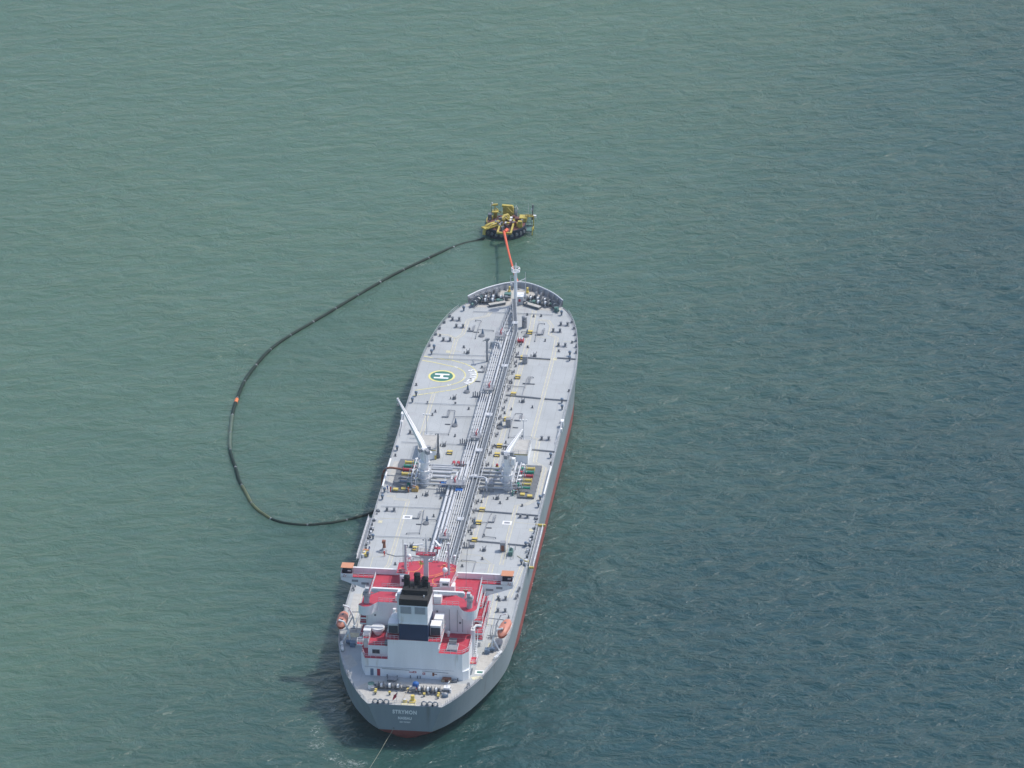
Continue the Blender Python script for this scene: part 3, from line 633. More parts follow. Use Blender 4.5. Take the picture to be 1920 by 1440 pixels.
def manifold(s_):
    ys = [130.9, 128.8, 126.6, 124.1, 121.8, 119.6] if s_ > 0 else [131.2, 128.9, 126.8, 124.3, 121.9, 119.9]
    cs = [YELB, VGREEN, CRIM, YELB, YELB, VGREEN] if s_ > 0 else [YELB, VGREEN, CRIM, YELB, STEELM, BLUEG]
    x0, x1 = 14.9, 17.8
    if s_ < 0: x0, x1 = 14.4, 17.3
    MB(TRAY).box(s_*17.0, 126, D+.02, 4.4, 19, .5).build("drip_tray", SHIP, smooth=False)
    for y, m in zip(ys, cs):
        small_ = m in (STEELM, BLUEG) or (s_ > 0 and y < 123)
        rad = .3 if small_ else .42
        mb = MB(PIPE).cyl(dk(s_*2.6 if s_ > 0 else s_*4.2, y, 1.3), dk(s_*(x0-.6), y, 1.3), rad*.8, n=10); mb.cyl(dk(s_*(x0-.6), y, 1.7), dk(s_*(x1-1.8), y, 1.7), rad*.9, n=10)
        mp_ = mb.build("manifold_pipe", SHIP)
        MB(m).cyl(dk(s_*(x1-1.9), y, 1.7), dk(s_*(x1-.15), y, 1.7), rad, n=12).cyl(dk(s_*(x1-.15), y, 1.7), dk(s_*x1, y, 1.7), rad*1.5, n=14).cyl(dk(s_*(x1-2.3), y, 1.7), dk(s_*(x1-2.15), y, 1.7), rad*1.5, n=14).build("pipe_end", mp_)
        MB(m if m != YELB else WHITE).cyl(dk(s_*(x0-.2), y, 1.7), dk(s_*(x0-.2), y, 2.9), .16, n=8).cyl(dk(s_*(x0-.2), y, 2.9), dk(s_*(x0-.2), y, 3.0), .4, n=12).build("valve_wheel", mp_)
    mb = MB(PIPEW)
    for dx in (0, 1.2): mb.tube([dk(s_*(12.9+dx), 131.8, .8), dk(s_*(12.9+dx), 131.8, 3), dk(s_*(12.9+dx), 131, 3.2), dk(s_*(12.9+dx), 119.6, 3.2), dk(s_*(12.9+dx), 119.2, 1)], .26 if dx == 0 else .14, 8)
    for k in range(5):
        y = 119.5+k*2.9
        mb.cyl(dk(s_*12.4, y), dk(s_*12.4, y, 2.4), .1, n=6).cyl(dk(s_*15.4, y+.6), dk(s_*15.4, y+.6, 2.4), .1, n=6)
        mb.cyl(dk(s_*12.4, y, 2.4), dk(s_*15.4, y+.6, 2.4), .08, n=6)
    mb.build("manifold_frame", SHIP)
    mb = MB(STEELM); q = random.Random(5+s_)
    for k in range(34):
        x = s_*q.uniform(12.2, 15.6); y = q.uniform(117.4, 131); h_ = q.uniform(.5, 1.9)
        mb.use(q.choice([STEELM, PIPEW, PIPE, STEEL, WHITE, VGREEN]))
        if k % 3: mb.cyl(dk(x, y, 0), dk(x, y, h_), .11, n=6).cyl(dk(x, y, h_*.8), dk(x+q.uniform(-1.6, 1.6), y+q.uniform(-.4, .4), h_*.8), .1, n=6)
        else: mb.box(x, y, D+.5, q.uniform(.3, .8), q.uniform(.3, .7), q.uniform(.4, .9))
    mb.build("manifold_piping", SHIP)
    MB(PIPE).tube([dk(s_*7.8, 129.2, .7), dk(s_*12, 129.2, .7)], .3, 8).tube([dk(s_*7.8, 126, .7), dk(s_*12, 126, .7)], .22, 8).tube([dk(s_*7.8, 123, .7), dk(s_*12, 123, .7)], .22, 8).build("manifold_pipe", SHIP)
    # white shell-side rail with buffers
    MB(WHITE).tube([dk(s_*21.7, 117.8, .9), dk(s_*21.75, 134.4, .9)], .26, 8).build("hose_rail", SHIP)
    mb = MB(STEEL)
    for y in (121, 123.2, 125.4, 127.4, 129.8, 133, 133.6): mb.box(s_*19.0, y, D, .55, .6, .5)
    mb.build("bunker_bollard", SHIP, smooth=False)
    MB(YELB).box(s_*16.0, 117.7, D+.3, 1.2, 1.1, .6).use(STEEL).box(s_*16, 117.7, D, 1.3, 1.2, .3).build("spill_box", SHIP, smooth=False)
    MB(YELB).box(s_*18.0, 117.0, D+.4, 1.3, 1.0, .5).use(STEEL).box(s_*18, 117.0, D+.05, 1.6, 1.3, .35).build("spill_box", SHIP, smooth=False)
manifold(1); manifold(-1)
mb = MB(STEEL)   # grated walkway by the starboard crane
for k in range(6): mb.box(5.2, 124.6+k*1.4, D+.9, 1.7, .35, .1)
mb.rail([dk(6.1, 123.6, .9), dk(6.1, 132.2, .9)], 1, 2, .05); mb.build("grating_steps", SHIP, smooth=False)
mb = MB(PIPEW).box(6.2, 121.9, D+1.6, .14, 4.6, .14).box(7.2, 121.9, D+1.6, .14, 4.6, .14)
for k in range(9): mb.box(6.7, 120+k*.52, D+1.6, .9, .1, .1)
mb.build("ladder", SHIP, smooth=False)
MB(BLUE).box(-.75, 115.8, D+2.05, 1.9, 1.6, .22).build("pipe_cover", SHIP, smooth=False)
MB(BROWN).box(13.8, 119.6, D+.5, 1.3, 1.5, .8, .3).build("gear_box", SHIP, smooth=False)

# ---- side railings and the accommodation ladders
for s_ in (-1, 1):
    pts = [dk(s_*(p.x-.15), p.y, 0) for p in DO if 36 < p.y < 234 or (1 < p.y <= 36)]
    for lo, hi in ((0, 118), (134, 240)):
        mb = MB(PIPE); keep = [p for p in pts if lo < p[1] < hi]
        if lo == 0: keep.append(dk(s_*21.85, 117))
        else: keep.insert(0, dk(s_*21.85, 135))
        for a, b in zip(keep[:-1], keep[1:]): mb.rail([a, b], 1.1, 3, .04)
        mb.build("side_railing", SHIP)
mb = MB(PIPE).rail([dk(-9.2, .15), dk(9.2, .15)], 1.1, 1.6, .035); mb.build("stern_railing", SHIP)
def ladder(s_):
    x = 22.75 if s_ > 0 else -22.55
    g = MB(STEELM).box(x, 90, D-.6, 1.0, 23.5, .2).use(WHITE).box(x+s_*.55, 90, D-.7, .1, 24, .5).box(x-s_*.5, 90, D-.7, .09, 24, .4)
    for k in range(5): g.use(STEEL).box(x-s_*.2, 80+k*5, D-.8, 1.2, .2, .25)
    o = g.build("boarding_ladder", SHIP, smooth=False)
    MB(PIPEW).rail([(x+s_*.55, 78.5, D-.3), (x+s_*.55, 101.5, D-.3)], 1.0, 2.5, .04).build("railing", o)
    if s_ > 0: MB(YELB).box(x-.1, 101.7, D-.3, 2.6, .45, .55).box(x+.2, 78, D-.6, 1.2, .5, .5).build("end_roller", o, smooth=False)
    q = random.Random(9)
    for k in range(26):
        y = q.uniform(77, 105); mb = MB().use(q.choice([STEEL, STEELM, PIPEW, STEEL])).box(s_*(21.3+q.uniform(-.3, .3)), y, D, q.uniform(.3, .8), q.uniform(.3, 1.1), q.uniform(.3, 1.2), q.uniform(0, 1)); mb.build("ladder_gear", SHIP, smooth=False)
ladder(1); ladder(-1)
for s_ in (-1, 1):    # small white side davit forward of the manifold
    MB(WHITE).box(s_*21.9, 160.8, D, .9, 1.5, 1.9).box(s_*21.9, 157.6, D, .7, .9, 1.0).use(PIPEW).cyl(dk(s_*21.6, 159.4, .4), dk(s_*21.2, 149.8, .5), .09, n=6).cyl(dk(s_*21.9, 160, 1.9), dk(s_*21.7, 152, 1.2), .08, n=6).build("side_davit", SHIP)
for s_ in (-1, 1):   # shell edge fittings by the bow
    for p in DO:
        mb = MB(STEELM)
        if 205 < p.y < 229 and DO.index(p) % 2: mb.box(s_*(p.x-.6), p.y, D, .5, .7, .8, .2).use(STEEL).cyl(dk(s_*(p.x-.5), p.y+.3, 0), dk(s_*(p.x-.5), p.y+.3, .95), .16, n=6).build("edge_fitting", SHIP)
# fairlead chocks round the bow and stern
def chock(m=STEELM):
    pts = [(.62*cos(a), 0, .62+.62*sin(a)) for a in [i*2*pi/14 for i in range(15)]]
    return MB(m).tube(pts, .17, 7).box(-.62, 0, 0, .35, .45, .6).box(.62, 0, 0, .35, .45, .6).build("fairlead_chock", SHIP)
c0 = chock(); first = True
for x in (-7.4, -6.1, -4.6, 4.9, 6.4, 7.7):
    if first: c0.location = dk(x, .35); first = False
    else: dup(c0, dk(x, .35))
for x, y in ((-12.3, 238.1), (-11, 239.8), (-9.7, 241.3), (-8.2, 242.8), (-6.2, 244.6)): dup(c0, dk(x, y), math.radians(38))
for x, y in ((-20.6, 32.2), (-16.2, 14.2), (19.9, 32), (14.6, 11.2), (21.2, 60), (21.3, 64), (-21.3, 60), (-21.3, 62.2)): dup(c0, dk(x, y), radians(75 if x > 0 else -75))

# ---- mooring winches
def winch(n, m=STEEL):
    w = empty("mooring_winch", (0, 0, 0), parent=SHIP); L = n*2.1
    MB(STEELM).box(0, 0, 0, L+1.0, 1.7, .22).build("bed_frame", w, smooth=False)
    for k in range(n):
        x0 = -L/2+k*2.1+.35
        mb = MB(STEEL)
        for q_ in (0, .5, 1.25): mb.cyl((x0+q_-.05, 0, 1.05), (x0+q_+.05, 0, 1.05), .95 if q_ != .5 else .8, n=18)
        mb.use(BLUEG if k % 2 else STEEL).cyl((x0, 0, 1.05), (x0+1.25, 0, 1.05), .45, n=14).use(WALL).cyl((x0+.55, 0, 1.05), (x0+1.15, 0, 1.05), .55+.1*(k % 2), n=14)
        mb.build("rope_drum", w)
        MB(STEELM).box(x0+1.5, 0, .22, .16, 1.1, 1.0).box(x0-.22, 0, .22, .14, 1.1, .9).box(x0+.6, 1.0, .2, .5, .35, .5).build("side_frame", w, smooth=False)
    MB(m).box(L/2+.6, 0, 0, .9, 1.2, 1.3).cyl((L/2+1.0, .2, .8), (L/2+1.9, .2, .8), .38, n=10).cyl((-L/2-.7, 0, 1.05), (-L/2-.1, 0, 1.05), .22, .4, n=12).build("motor_gearbox", w)
    return w
w0 = winch(3); w0.location = dk(-6.6, 239.6); w0.rotation_euler = (0, 0, .12)
w2 = dup(w0, dk(6.5, 239.6), pi-.2); w3 = winch(2, GREEN); w3.location = dk(-7.6, 237.4); w3.rotation_euler = (0, 0, .1)
dup(w3, dk(7.9, 237.3), pi-.2); dup(w3, dk(-11.0, 236.4), 1.2); dup(w3, dk(11.2, 236.6), -1.2)
dup(w0, dk(-4.9, 7.9), 0); dup(w0, dk(5.2, 7.0), pi)
# windlass chain wheels
for s_ in (-1, 1):
    MB(STEEL).cyl(dk(s_*5.4, 241, 1.3), dk(s_*6.0, 241, 1.3), 1.35, n=20).cyl(dk(s_*6.9, 241, 1.3), dk(s_*7.3, 241, 1.3), 1.2, n=20).use(STEELM).box(s_*6.4, 241, D, 2.6, 1.6, .9).tube([dk(s_*5.7, 242, 1), dk(s_*5.3, 244, .2)], .16, 6).build("windlass", SHIP)
MB(GREEN).box(-2.7, 242.2, D+.3, 1.9, 1.5, .9).box(-2.7, 242.2, D, 1.4, 1.1, .3).build("storage_bin", SHIP, smooth=False)
q = random.Random(11)
mb = MB(STEEL)
for k in range(54):
    a = q.uniform(.35, pi-.35); rr = q.uniform(3, 11); x = rr*cos(a)*1.05; y = 235.4+rr*sin(a)*.72
    if abs(x) < 2.6: continue
    mb.use(q.choice([STEEL, STEELM, BLUEG, STEEL, PIPE])).cyl(dk(x, y), dk(x, y, q.uniform(.4, 1.2)), q.uniform(.12, .3), n=8)
mb.build("roller_pedestal", SHIP)
mb = MB(BLUEG)
for p in DO:   # panels hung on the port bulwark
    if 238 < p.y < 246.5 and p.x > 4.5: mb.use(PIPE).box(-p.x*.965, p.y-.42, D+.4, .9, .12, 1.0, -math.atan2(1, 1.1)+1.4)
mb.build("bulwark_panel", SHIP, smooth=False)
for x, y, h_ in ((-2.6, 245.6, 1.7), (2.5, 245.6, 1.6)):
    MB(YELB).box(x, y, D, .9, .9, .5).cyl(dk(x, y, .5), dk(x+.1, y, h_), .3, n=10).cyl(dk(x-.1, y-.5, .5), dk(x+.2, y+.5, h_), .16, n=8).build("chain_stopper", SHIP)
for x0, y0, x1, y1 in ((-7.2, 234.8, -2.8, 237.2), (2.8, 237.2, 7.4, 234.6)):   # raised store gratings aft of winches
    d = math.atan2(y1-y0, x1-x0); MB(CREAM).box((x0+x1)/2, (y0+y1)/2+.3, D+.7, math.hypot(x1-x0, y1-y0), 1.3, .15, d).use(STEEL).box((x0+x1)/2, (y0+y1)/2+.3, D, math.hypot(x1-x0, y1-y0)*.96, 1.0, .7, d).build("winch_platform", SHIP, smooth=False)
# ---- foremast & bow house
fm = empty("foremast", (0, 0, 0), parent=SHIP)
MB(WALL).cyl(dk(.2, 236.9), dk(.25, 236.9, 11.2), .5, .42, n=16).build("mast_pole", fm)
MB(WHITE).cyl(dk(.25, 236.9, 10.6), dk(.25, 236.9, 10.75), 1.25, n=16).rail([dk(.25+1.2*cos(a), 236.9+1.2*sin(a), 10.75) for a in [i*pi/4 for i in range(9)]], 1, .9, .06).build("lookout_platform", fm)
MB(WHITE).cyl(dk(.25, 236.9, 11.2), dk(.35, 236.9, 13.3), .2, .1, n=8).box(-.7, 236.7, D+11, .5, .5, .6).box(1.3, 236.8, D+11.2, .5, .5, .5).cyl(dk(-.4, 236.7, 12.3), dk(1.1, 236.7, 12.3), .07, n=5).build("mast_head_lamp", fm)
MB(PIPEW).rail([dk(-1.3, 237, 8.2), dk(-.3, 237, 8.2)], .9, .8, .05).cyl(dk(-1.2, 237, 4), dk(-1.2, 237, 9), .08, n=5).box(-1, 237, D+6.2, .6, .4, .5).cyl(dk(-1.2, 237, 6), dk(.1, 237, 6), .08, n=5).build("horn_bracket", fm)
MB(PIPEW).cyl(dk(2.8, 239.4), dk(2.75, 239.4, 7.6), .13, .1, n=8).cyl(dk(2.75, 239.4, 7.6), dk(2.75, 239.4, 9.4), .05, n=5).cyl(dk(2.75, 239.4, 7.4), dk(.5, 237, 7.2), .09, n=6).cyl(dk(2.75, 239.4, 3.9), dk(.5, 237, 5.2), .07, n=6).build("ensign_mast", SHIP)
bh = MB(PIPE).box(1.3, 238.6, D, 1.9, 2.6, 2.5).use(WHITE).box(1.3, 238.7, D+2.5, 2.1, 2.9, .12).build("bow_house", SHIP, smooth=False)
MB(CRIM).box(1.3, 237.26, D+1.0, .6, .06, .8).build("fire_sign", bh, smooth=False)
MB(BLUEG).box(1.2, 241.6, D, 2.2, 1.6, 1.0).build("hatch_cover", SHIP, smooth=False)
MB(STEEL).box(2.6, 238.8, D, .9, 2.4, 1.2).build("ladder_well", SHIP, smooth=False)

# ---- aft mooring deck gear
for x, y in ((-8, 4.9), (-4.4, 4.9), (4.3, 5.0), (7.9, 4.4), (0, 7.0), (-8.0, 5.9), (7.9, 5.5)):
    MB(STEEL).cyl(dk(x, y), dk(x, y, .7), .24, n=10).use(YELB).cyl(dk(x, y, .7), dk(x, y, 1.05), .34, n=12).build("roller_pedestal", SHIP)
MB(YELB).cyl(dk(1.75, 2.3), dk(1.75, 2.3, 1.7), .52, n=16).box(1.75, 1.9, D, 1.5, 1.7, .35).build("towing_bracket", SHIP)
MB(YELB).cyl(dk(-.15, 1.8), dk(-.15, 1.8, .7), .6, .5, n=14).use(PIPEW).cyl(dk(-.15, 1.8, .7), dk(-.15, 1.8, .78), .42, n=14).build("towing_roller", SHIP)
MB(YEL).box(.9, .75, D, 3.8, 1.1, .06).build("towing_pad", SHIP, smooth=False)
MB(ROPE).tube([dk(0, 6.9, .8), dk(-.7, 2.6, .6)], .06, 6).build("pennant_wire", SHIP)
MB(WALL).cyl(dk(-9.5, 7.9), dk(-9.5, 7.9, 1.3), .75, n=16).use(GREEN).cyl(dk(-9.5, 7.9, 1.3), dk(-9.5, 7.9, 1.5), .85, n=16).use(STEELM).box(-9.0, 6.9, D, .9, .7, .9).build("rope_bin", SHIP)
MB(WHITE).box(9.6, 8.6, D+.7, 1.6, 1.5, .5).use(STEEL).box(9.6, 8.6, D, 1.8, 1.7, .7).use(WHITE).tube([dk(9.1, 9.6, .3), dk(9.9, 9.8, 2.0), dk(10.2, 9.3, 2.4), dk(10.0, 8.7, 2.2)], .09, 6).box(10.6, 7.8, D, .4, .5, 1).build("stores_davit", SHIP)
MB(BLUEG).cyl(dk(9.5, 5.6), dk(9.5, 5.6, .8), .8, n=14).use(STEELM).sph(dk(9.5, 5.6, .8), .6, rz=.35, m=4, lo=0).build("capstan", SHIP)
MB(STEELM).box(-4.7, 12.5, D+.6, 2.4, 2.0, .12).box(-4.7, 12.5, D, 1.4, 1.2, .6).use(STEEL).cyl(dk(-5.9, 12.2), dk(-5.9, 12.2, 1.1), .12, n=6).cyl(dk(-3.6, 13.1), dk(-3.6, 13.1, 1.2), .12, n=6).build("work_platform", SHIP, smooth=False)

# =====================================================================
#  accommodation block
# =====================================================================
AC = SHIP
Y0 = 14.6
def block(name, poly, h0, h1, m=WALL, roof=None, parent=SHIP, lip=.0):
    mb = MB(m).prism(poly, D+h0, D+h1)
    if roof:
        cx = sum(p[0] for p in poly)/len(poly); cy = sum(p[1] for p in poly)/len(poly)
        mb.use(roof).add([(x, y, D+h1+.012) for x, y in (poly if sum(poly[i][0]*poly[(i+1) % len(poly)][1]-poly[(i+1) % len(poly)][0]*poly[i][1] for i in range(len(poly))) > 0 else poly[::-1])], [tuple(range(len(poly)))])
    return mb.build(name, parent, smooth=False)
low = block("lower_deckhouse", [(-11.9, Y0), (12.9, 14.3), (14.25, 15.4), (14.25, 44), (-13.8, 44), (-13.8, 21), (-13.2, 18.2)], 0, 2.55)
cas = block("engine_casing", [(-6.15, Y0-.01), (6.75, Y0-.12), (6.75, 25.3), (-6.15, 25.3)], 2.56, 10.6, WALL, RED)
ra = block("aft_deckhouse", [(6.76, 14.42), (12.75, 14.32), (14.2, 16.3), (14.2, 25.3), (6.76, 25.3)], 2.56, 7.45, WALL, RED)
la1 = block("aft_deckhouse", [(-12.0, Y0+.02), (-6.16, Y0+.02), (-6.16, 25.3), (-13.6, 25.3), (-13.6, 21), (-13.2, 18.4)], 2.56, 4.9, WALL, RED)
la2 = block("aft_deckhouse", [(-11.3, 16.0), (-6.16, 16.0), (-6.16, 25.2), (-11.3, 25.2)], 4.92, 7.9, WALL, RED)
mbk = block("main_block", [(-13.0, 25.2)]+arc(-12.9, 24.2, 1.9, 200, 340, 8)+[(-9.9, 25.2), (10.6, 25.35)]+arc(13.3, 24.3, 2.0, 200, 360, 8)+[(15.2, 37), (-13.0, 37)], 12.9, 15.4, WALL, RED)
mbl = block("main_block", [(-13.0, 25.2), (13.9, 25.35), (13.9, 40.4), (-13.0, 40.4)], 0, 12.9, WALL)
wd = block("bridge_deck", [(-12.4, 36.5), (-12.4, 33.6), (14.6, 33.6), (14.6, 37), (14.4, 41), (-12.4, 41)], 13.2, 15.43, WALL, RED)
# right-hand edge of the bridge deck
# window / doors on the aft faces
MB(STEEL).box(-9.3, 15.97, D+5.6, 1.9, .06, 1.15).use(GLASS).box(-9.75, 15.93, D+5.7, .8, .06, .95).box(-8.85, 15.93, D+5.7, .8, .06, .95).build("window", la2, smooth=False)
MB(BLUEG).box(-10.2, Y0-.03, D+.1, .8, .08, 1.9).build("door", low, smooth=False)
MB(CRIM).box(-8.5, Y0-.04, D+.1, .8, .08, 1.9).build("door", low, smooth=False)
mb = MB(PIPE).box(.4, Y0-.12, D+2.55, 24.8, .25, .1)
mb.build("wall_ledge", low, smooth=False)
mb = MB(CRIM).box(-.3, Y0-.14, D+1.5, 1.0, .05, .22).box(.65, Y0-.14, D+1.4, .9, .06, .5).box(3.0, Y0-.2, D+1.1, .65, .08, .6).use(WHITE).box(.65, Y0-.19, D+1.55, .5, .03, .16).box(3.0, Y0-.26, D+1.25, .3, .03, .28).use(BROWN).box(5.4, Y0-.22, D+.9, .5, .15, .9, .2).box(5.9, Y0-.25, D+1.3, .9, .12, .14).build("fire_sign", low, smooth=False)
mb = MB(STEEL)
for x in (-6.3, -.4, 1.4, 2.1, 11.6): mb.box(x, Y0-.32, D, .2, .25, .7)
mb.cyl(dk(-7.6, Y0-.3, 2.3), dk(-.6, Y0-.35, 2.2), .05, n=5).cyl(dk(2.6, Y0-.4, 2.2), dk(9.2, Y0-.4, 2.0), .05, n=5)
mb.build("wall_pipe", low)
# casing top overhang platforms (red, railed) either side of funnel
for x0, x1 in ((-6.5, -3.4), (4.2, 7.3)):
    p = MB(RED).box((x0+x1)/2, 19.2, D+10.62, x1-x0, 9.6, .1).build("casing_platform", cas, smooth=False)
    MB(PIPEW).rail([dk(x0, 14.5, 10.72), dk(x1, 14.5, 10.72)], 1.1, 1.2, .04).rail([dk(x1 if x0 > 0 else x0, 14.5, 10.72), dk(x1 if x0 > 0 else x0, 24, 10.72)], 1.1, 1.4, .04).build("railing", cas)
MB(WHITE).box(7.0, 19.5, D+10.0, .7, 9.5, .5).build("gutter", cas, smooth=False)
# funnel
fn = empty("funnel", (0, 0, 0), parent=SHIP)
FP = [(-3.15, 14.65), (4.1, 14.55), (4.35, 22.4), (-2.95, 22.6)]
MB(NAVY).prism([(a*1.004 if a > 0 else a*1.004, b) for a, b in FP], D+10.63, D+15.2).build("navy_band", fn, smooth=False)
MB(WALL).prism(FP, D+15.2, D+20.4).box(.48, 14.55, D+15.22, 7.3, .16, .35).build("grey_band", fn, smooth=False)
mb = MB(BLACK).prism([(a, b) for a, b in FP], D+20.4, D+22.1).use(SOOT).add([(a, b, D+22.12) for a, b in FP], [(0, 1, 2, 3)])
mb.use(BLACK).prism([(-2.5, 17.4), (3.7, 17.3), (3.8, 22.2), (-2.4, 22.3)], D+22.1, D+23.3); mb.build("black_top", fn, smooth=False)
for x, y, rr, h_ in ((-1.85, 20.4, .76, 25.9), (.7, 21.0, .8, 26.4), (2.8, 20.3, .78, 25.8)):
    MB(BLACK).cyl(dk(x, y, 22.9), dk(x, y, h_-.7), rr, n=18).cyl(dk(x, y, h_-.7), dk(x, y+.25, h_), rr*1.15, rr*.9, n=18).build("exhaust_pipe", fn)
for x, y, h_ in ((2.0, 19.0, 25.6), (3.6, 19.2, 24.9), (-1.0, 18.8, 24.2), (.2, 18.4, 24)):
    MB(BLACK).cyl(dk(x, y, 22.1), dk(x, y, h_), .16, n=8).build("exhaust_pipe", fn)
for x in (-1.4, 2.2):
    mb = MB(PIPE).box(x, 14.5, D+18.2, 2.7, .12, 1.95).use(STEELM)
    for k in range(8): mb.box(x, 14.42, D+18.3+k*.23, 2.5, .08, .05)
    mb.build("louver", fn, smooth=False)
MB(WHITE).box(-3.75, 20.2, D+10.65, .95, 2.4, 10.6).build("duct_trunk", fn, smooth=False)
MB(PIPEW).box(3.0, 16.2, D+22.2, .3, .3, .5).build("lamp", fn, smooth=False)
# fan rooms flanking the funnel
for s_, x0 in ((-1, -4.95), (1, 5.75)):
    fr = MB(WHITE).box(x0, 18.2, D+11.2, 2.65, 3.0, 2.75).build("fan_housing", cas, smooth=False)
    mb = MB(LOUV).box(x0, 16.66, D+11.3, 2.35, .08, 2.1)
    for k in range(9): mb.box(x0, 16.6, D+11.35+k*.22, 2.3, .06, .06)
    mb.build("louver", fr, smooth=False)
    if s_ > 0: MB(WHITE).box(6.1, 21.6, D+11.0, 2.3, 3.0, 3.1).build("fan_housing", cas, smooth=False)
    else: MB(WHITE).sph(dk(-4.85, 20.9, 13.2), 1.5, 1.7, 1.6, n=18, m=8, lo=-20).cyl(dk(-4.85, 20.9, 11), dk(-4.85, 20.9, 13.2), 1.35, n=18).cyl(dk(-5.3, 22, 14.4), dk(-5.3, 22, 15.4), .45, n=12).build("cowl_duct", cas)
# details on the port aft roof: satellite style white drum, white trunk
MB(WHITE).cyl(dk(-9.6, 22.2, 7.9), dk(-9.6, 22.2, 9.3), .95, 1.55, n=24).cyl(dk(-9.6, 22.2, 9.3), dk(-9.6, 22.2, 9.9), 1.7, n=24).build("vent_drum", la2)
MB(WALL).box(-12.1, 21.2, D+4.9, 1.7, 2.4, 4.9).use(WHITE).box(-12.1, 21.2, D+9.8, 1.9, 2.7, .12).build("vent_trunk", la2, smooth=False)
MB(STEEL).box(-7.3, 24.2, D+7.95, 1.5, 1.4, 1.1).box(-6.7, 17.0, D+7.95, .9, 1.4, .9).build("roof_gear", la2, smooth=False)
MB(PIPEW).rail([dk(-11.3, 25, 7.9), dk(-11.3, 16.0, 7.9), dk(-6.2, 16.0, 7.9)], 1.1, 1.5, .04).rail([dk(-13.2, 18.4, 4.9), dk(-12.0, 14.75, 4.9), dk(-6.3, 14.75, 4.9)], 1.1, 1.3, .035).build("railing", la2)
for x, y, h_ in ((-13.6, 18.2, 7.2), (-12.2, 19.6, 8.2)):   # little orange-red stair landings
    MB(RED).box(x, y, D+h_, 1.5, 1.3, .08).use(ORLID).box(x, y+.2, D+h_+.08, .8, .3, .15).use(WHITE).rail([dk(x-.75, y-.65, h_), dk(x+.75, y-.65, h_), dk(x+.75, y+.65, h_), dk(x-.75, y+.65, h_)], 1.1, .8, .05, True).box(x, y, D+h_-.35, 1.5, 1.3, .33).build("stair_landing", SHIP, smooth=False)
# starboard aft roof: skylight cover, painted line
MB(BLUEG).box(10.0, 17.2, D+7.5, 2.5, 3.0, .35).use(STEELM).box(10.0, 17.0, D+7.85, 2.2, 2.4, .12).use(STEEL).box(9.7, 20.2, D+7.5, 1.9, 2.0, .9).build("skylight_hatch", ra, smooth=False)
MB(PIPEW).rail([dk(8.7, 15.4, 7.5), dk(8.7, 19, 7.5), dk(11.3, 19, 7.5), dk(11.3, 15.4, 7.5)], .6, 1, .05).build("railing", ra)
MB(PIPEW).rail([dk(6.9, 25, 7.45), dk(6.8, 14.5, 7.45), dk(12.75, 14.4, 7.45), dk(14.15, 16.4, 7.45), dk(14.15, 24.8, 7.45)], 1.1, 1.5, .045).build("railing", ra)
MB(mat("roof_line", (.62, .30, .30), .6)).strip([(7.2, 22.4), (14, 22.9)], .12, D+7.45, .03).strip([(7.4, 18.6), (9, 19.4), (12, 19.4), (14, 18)], .12, D+7.45, .03).build("roof_line", ra, smooth=False)
MB(WHITE).cyl(dk(8.1, 23.6, 7.45), dk(8.1, 23.6, 8.3), .28, n=10).cyl(dk(8.1, 23.6, 8.3), dk(8.1, 23.6, 8.8), .5, n=14).build("roof_vent", ra)
# port-holes & seams on the main aft wall
for x, z in ((-10.7, 11.6), (5.1, 13.6), (10.9, 10.6)):
    MB(STEEL).cyl(dk(x, 25.2, z), dk(x, 25.1, z), .26, n=12).build("porthole", mbl)
for x in (8.2, 10.2, 11.5):
    MB(STEELM).cyl(dk(x, 25.22, 8), dk(x, 25.22, 14.2), .06, n=5).build("down_pipe", mbl)
mb = MB(PIPEW).rail([dk(-9.8, 25.3, 15.4), dk(-4.2, 25.3, 15.4)], 1.1, 1.6, .04).rail([dk(4.2, 25.4, 15.4), dk(10.6, 25.4, 15.4)], 1.1, 1.6, .04)
mb.rail([dk(-12.4, 27, 15.4), dk(-12.4, 39.0, 15.4)], 1.15, 1.5, .07).rail([dk(15.1, 26, 15.4), dk(14.8, 39.2, 15.4)], 1.15, 1.5, .07).rail([dk(-10, 33.2, 15.4), dk(-4.6, 33.2, 15.4)], 1.1, 1.5, .05).rail([dk(4.8, 33.2, 15.4), dk(13, 33.2, 15.4)], 1.1, 1.5, .05)
mb.build("railing", mbk)
# side ledges at each deck, red with white edge and rail
def ledge(x0, x1, y0, y1, h_):
    o = MB(RED).box((x0+x1)/2, (y0+y1)/2, D+h_, x1-x0, y1-y0, .06).use(WALL).box((x0+x1)/2, (y0+y1)/2, D+h_-.45, x1-x0, y1-y0, .45).build("side_gallery", SHIP, smooth=False)
    xo = x1 if x0 > 0 else x0
    MB(PIPEW).rail([dk(xo, y1, h_), dk(xo, y0, h_), dk(x0 if x0 > 0 else x1, y0, h_)], 1.1, 1.5, .045).build("railing", o)
ledge(-14.7, -13.02, 25, 40, 12.7); ledge(-15.0, -13.02, 27.6, 41, 7.9); ledge(-14.8, -13.02, 25.4, 41, 5.2); ledge(-14.6, -13.02, 26.0, 40.8, 10.3)
ledge(13.92, 15.9, 30.5, 41, 12.7); ledge(13.92, 16.2, 28, 42, 10.0); ledge(13.92, 16.5, 26, 43.5, 7.5); ledge(14.26, 16.3, 27.2, 44.5, 5.0)
mb = MB(RED).box(14.9, 20.2, D+2.7, 1.9, 3.6, .08).use(WHITE).box(14.9, 20.2, D+2.3, 1.9, 3.6, .4); mb.rail([dk(15.8, 22, 2.75), dk(15.8, 18.4, 2.75), dk(14, 18.4, 2.75)], 1.1, 1, .05)
mb.use(ORLID).box(14.8, 18.9, D+2.8, .9, .35, .1); mb.build("stair_landing", SHIP, smooth=False)
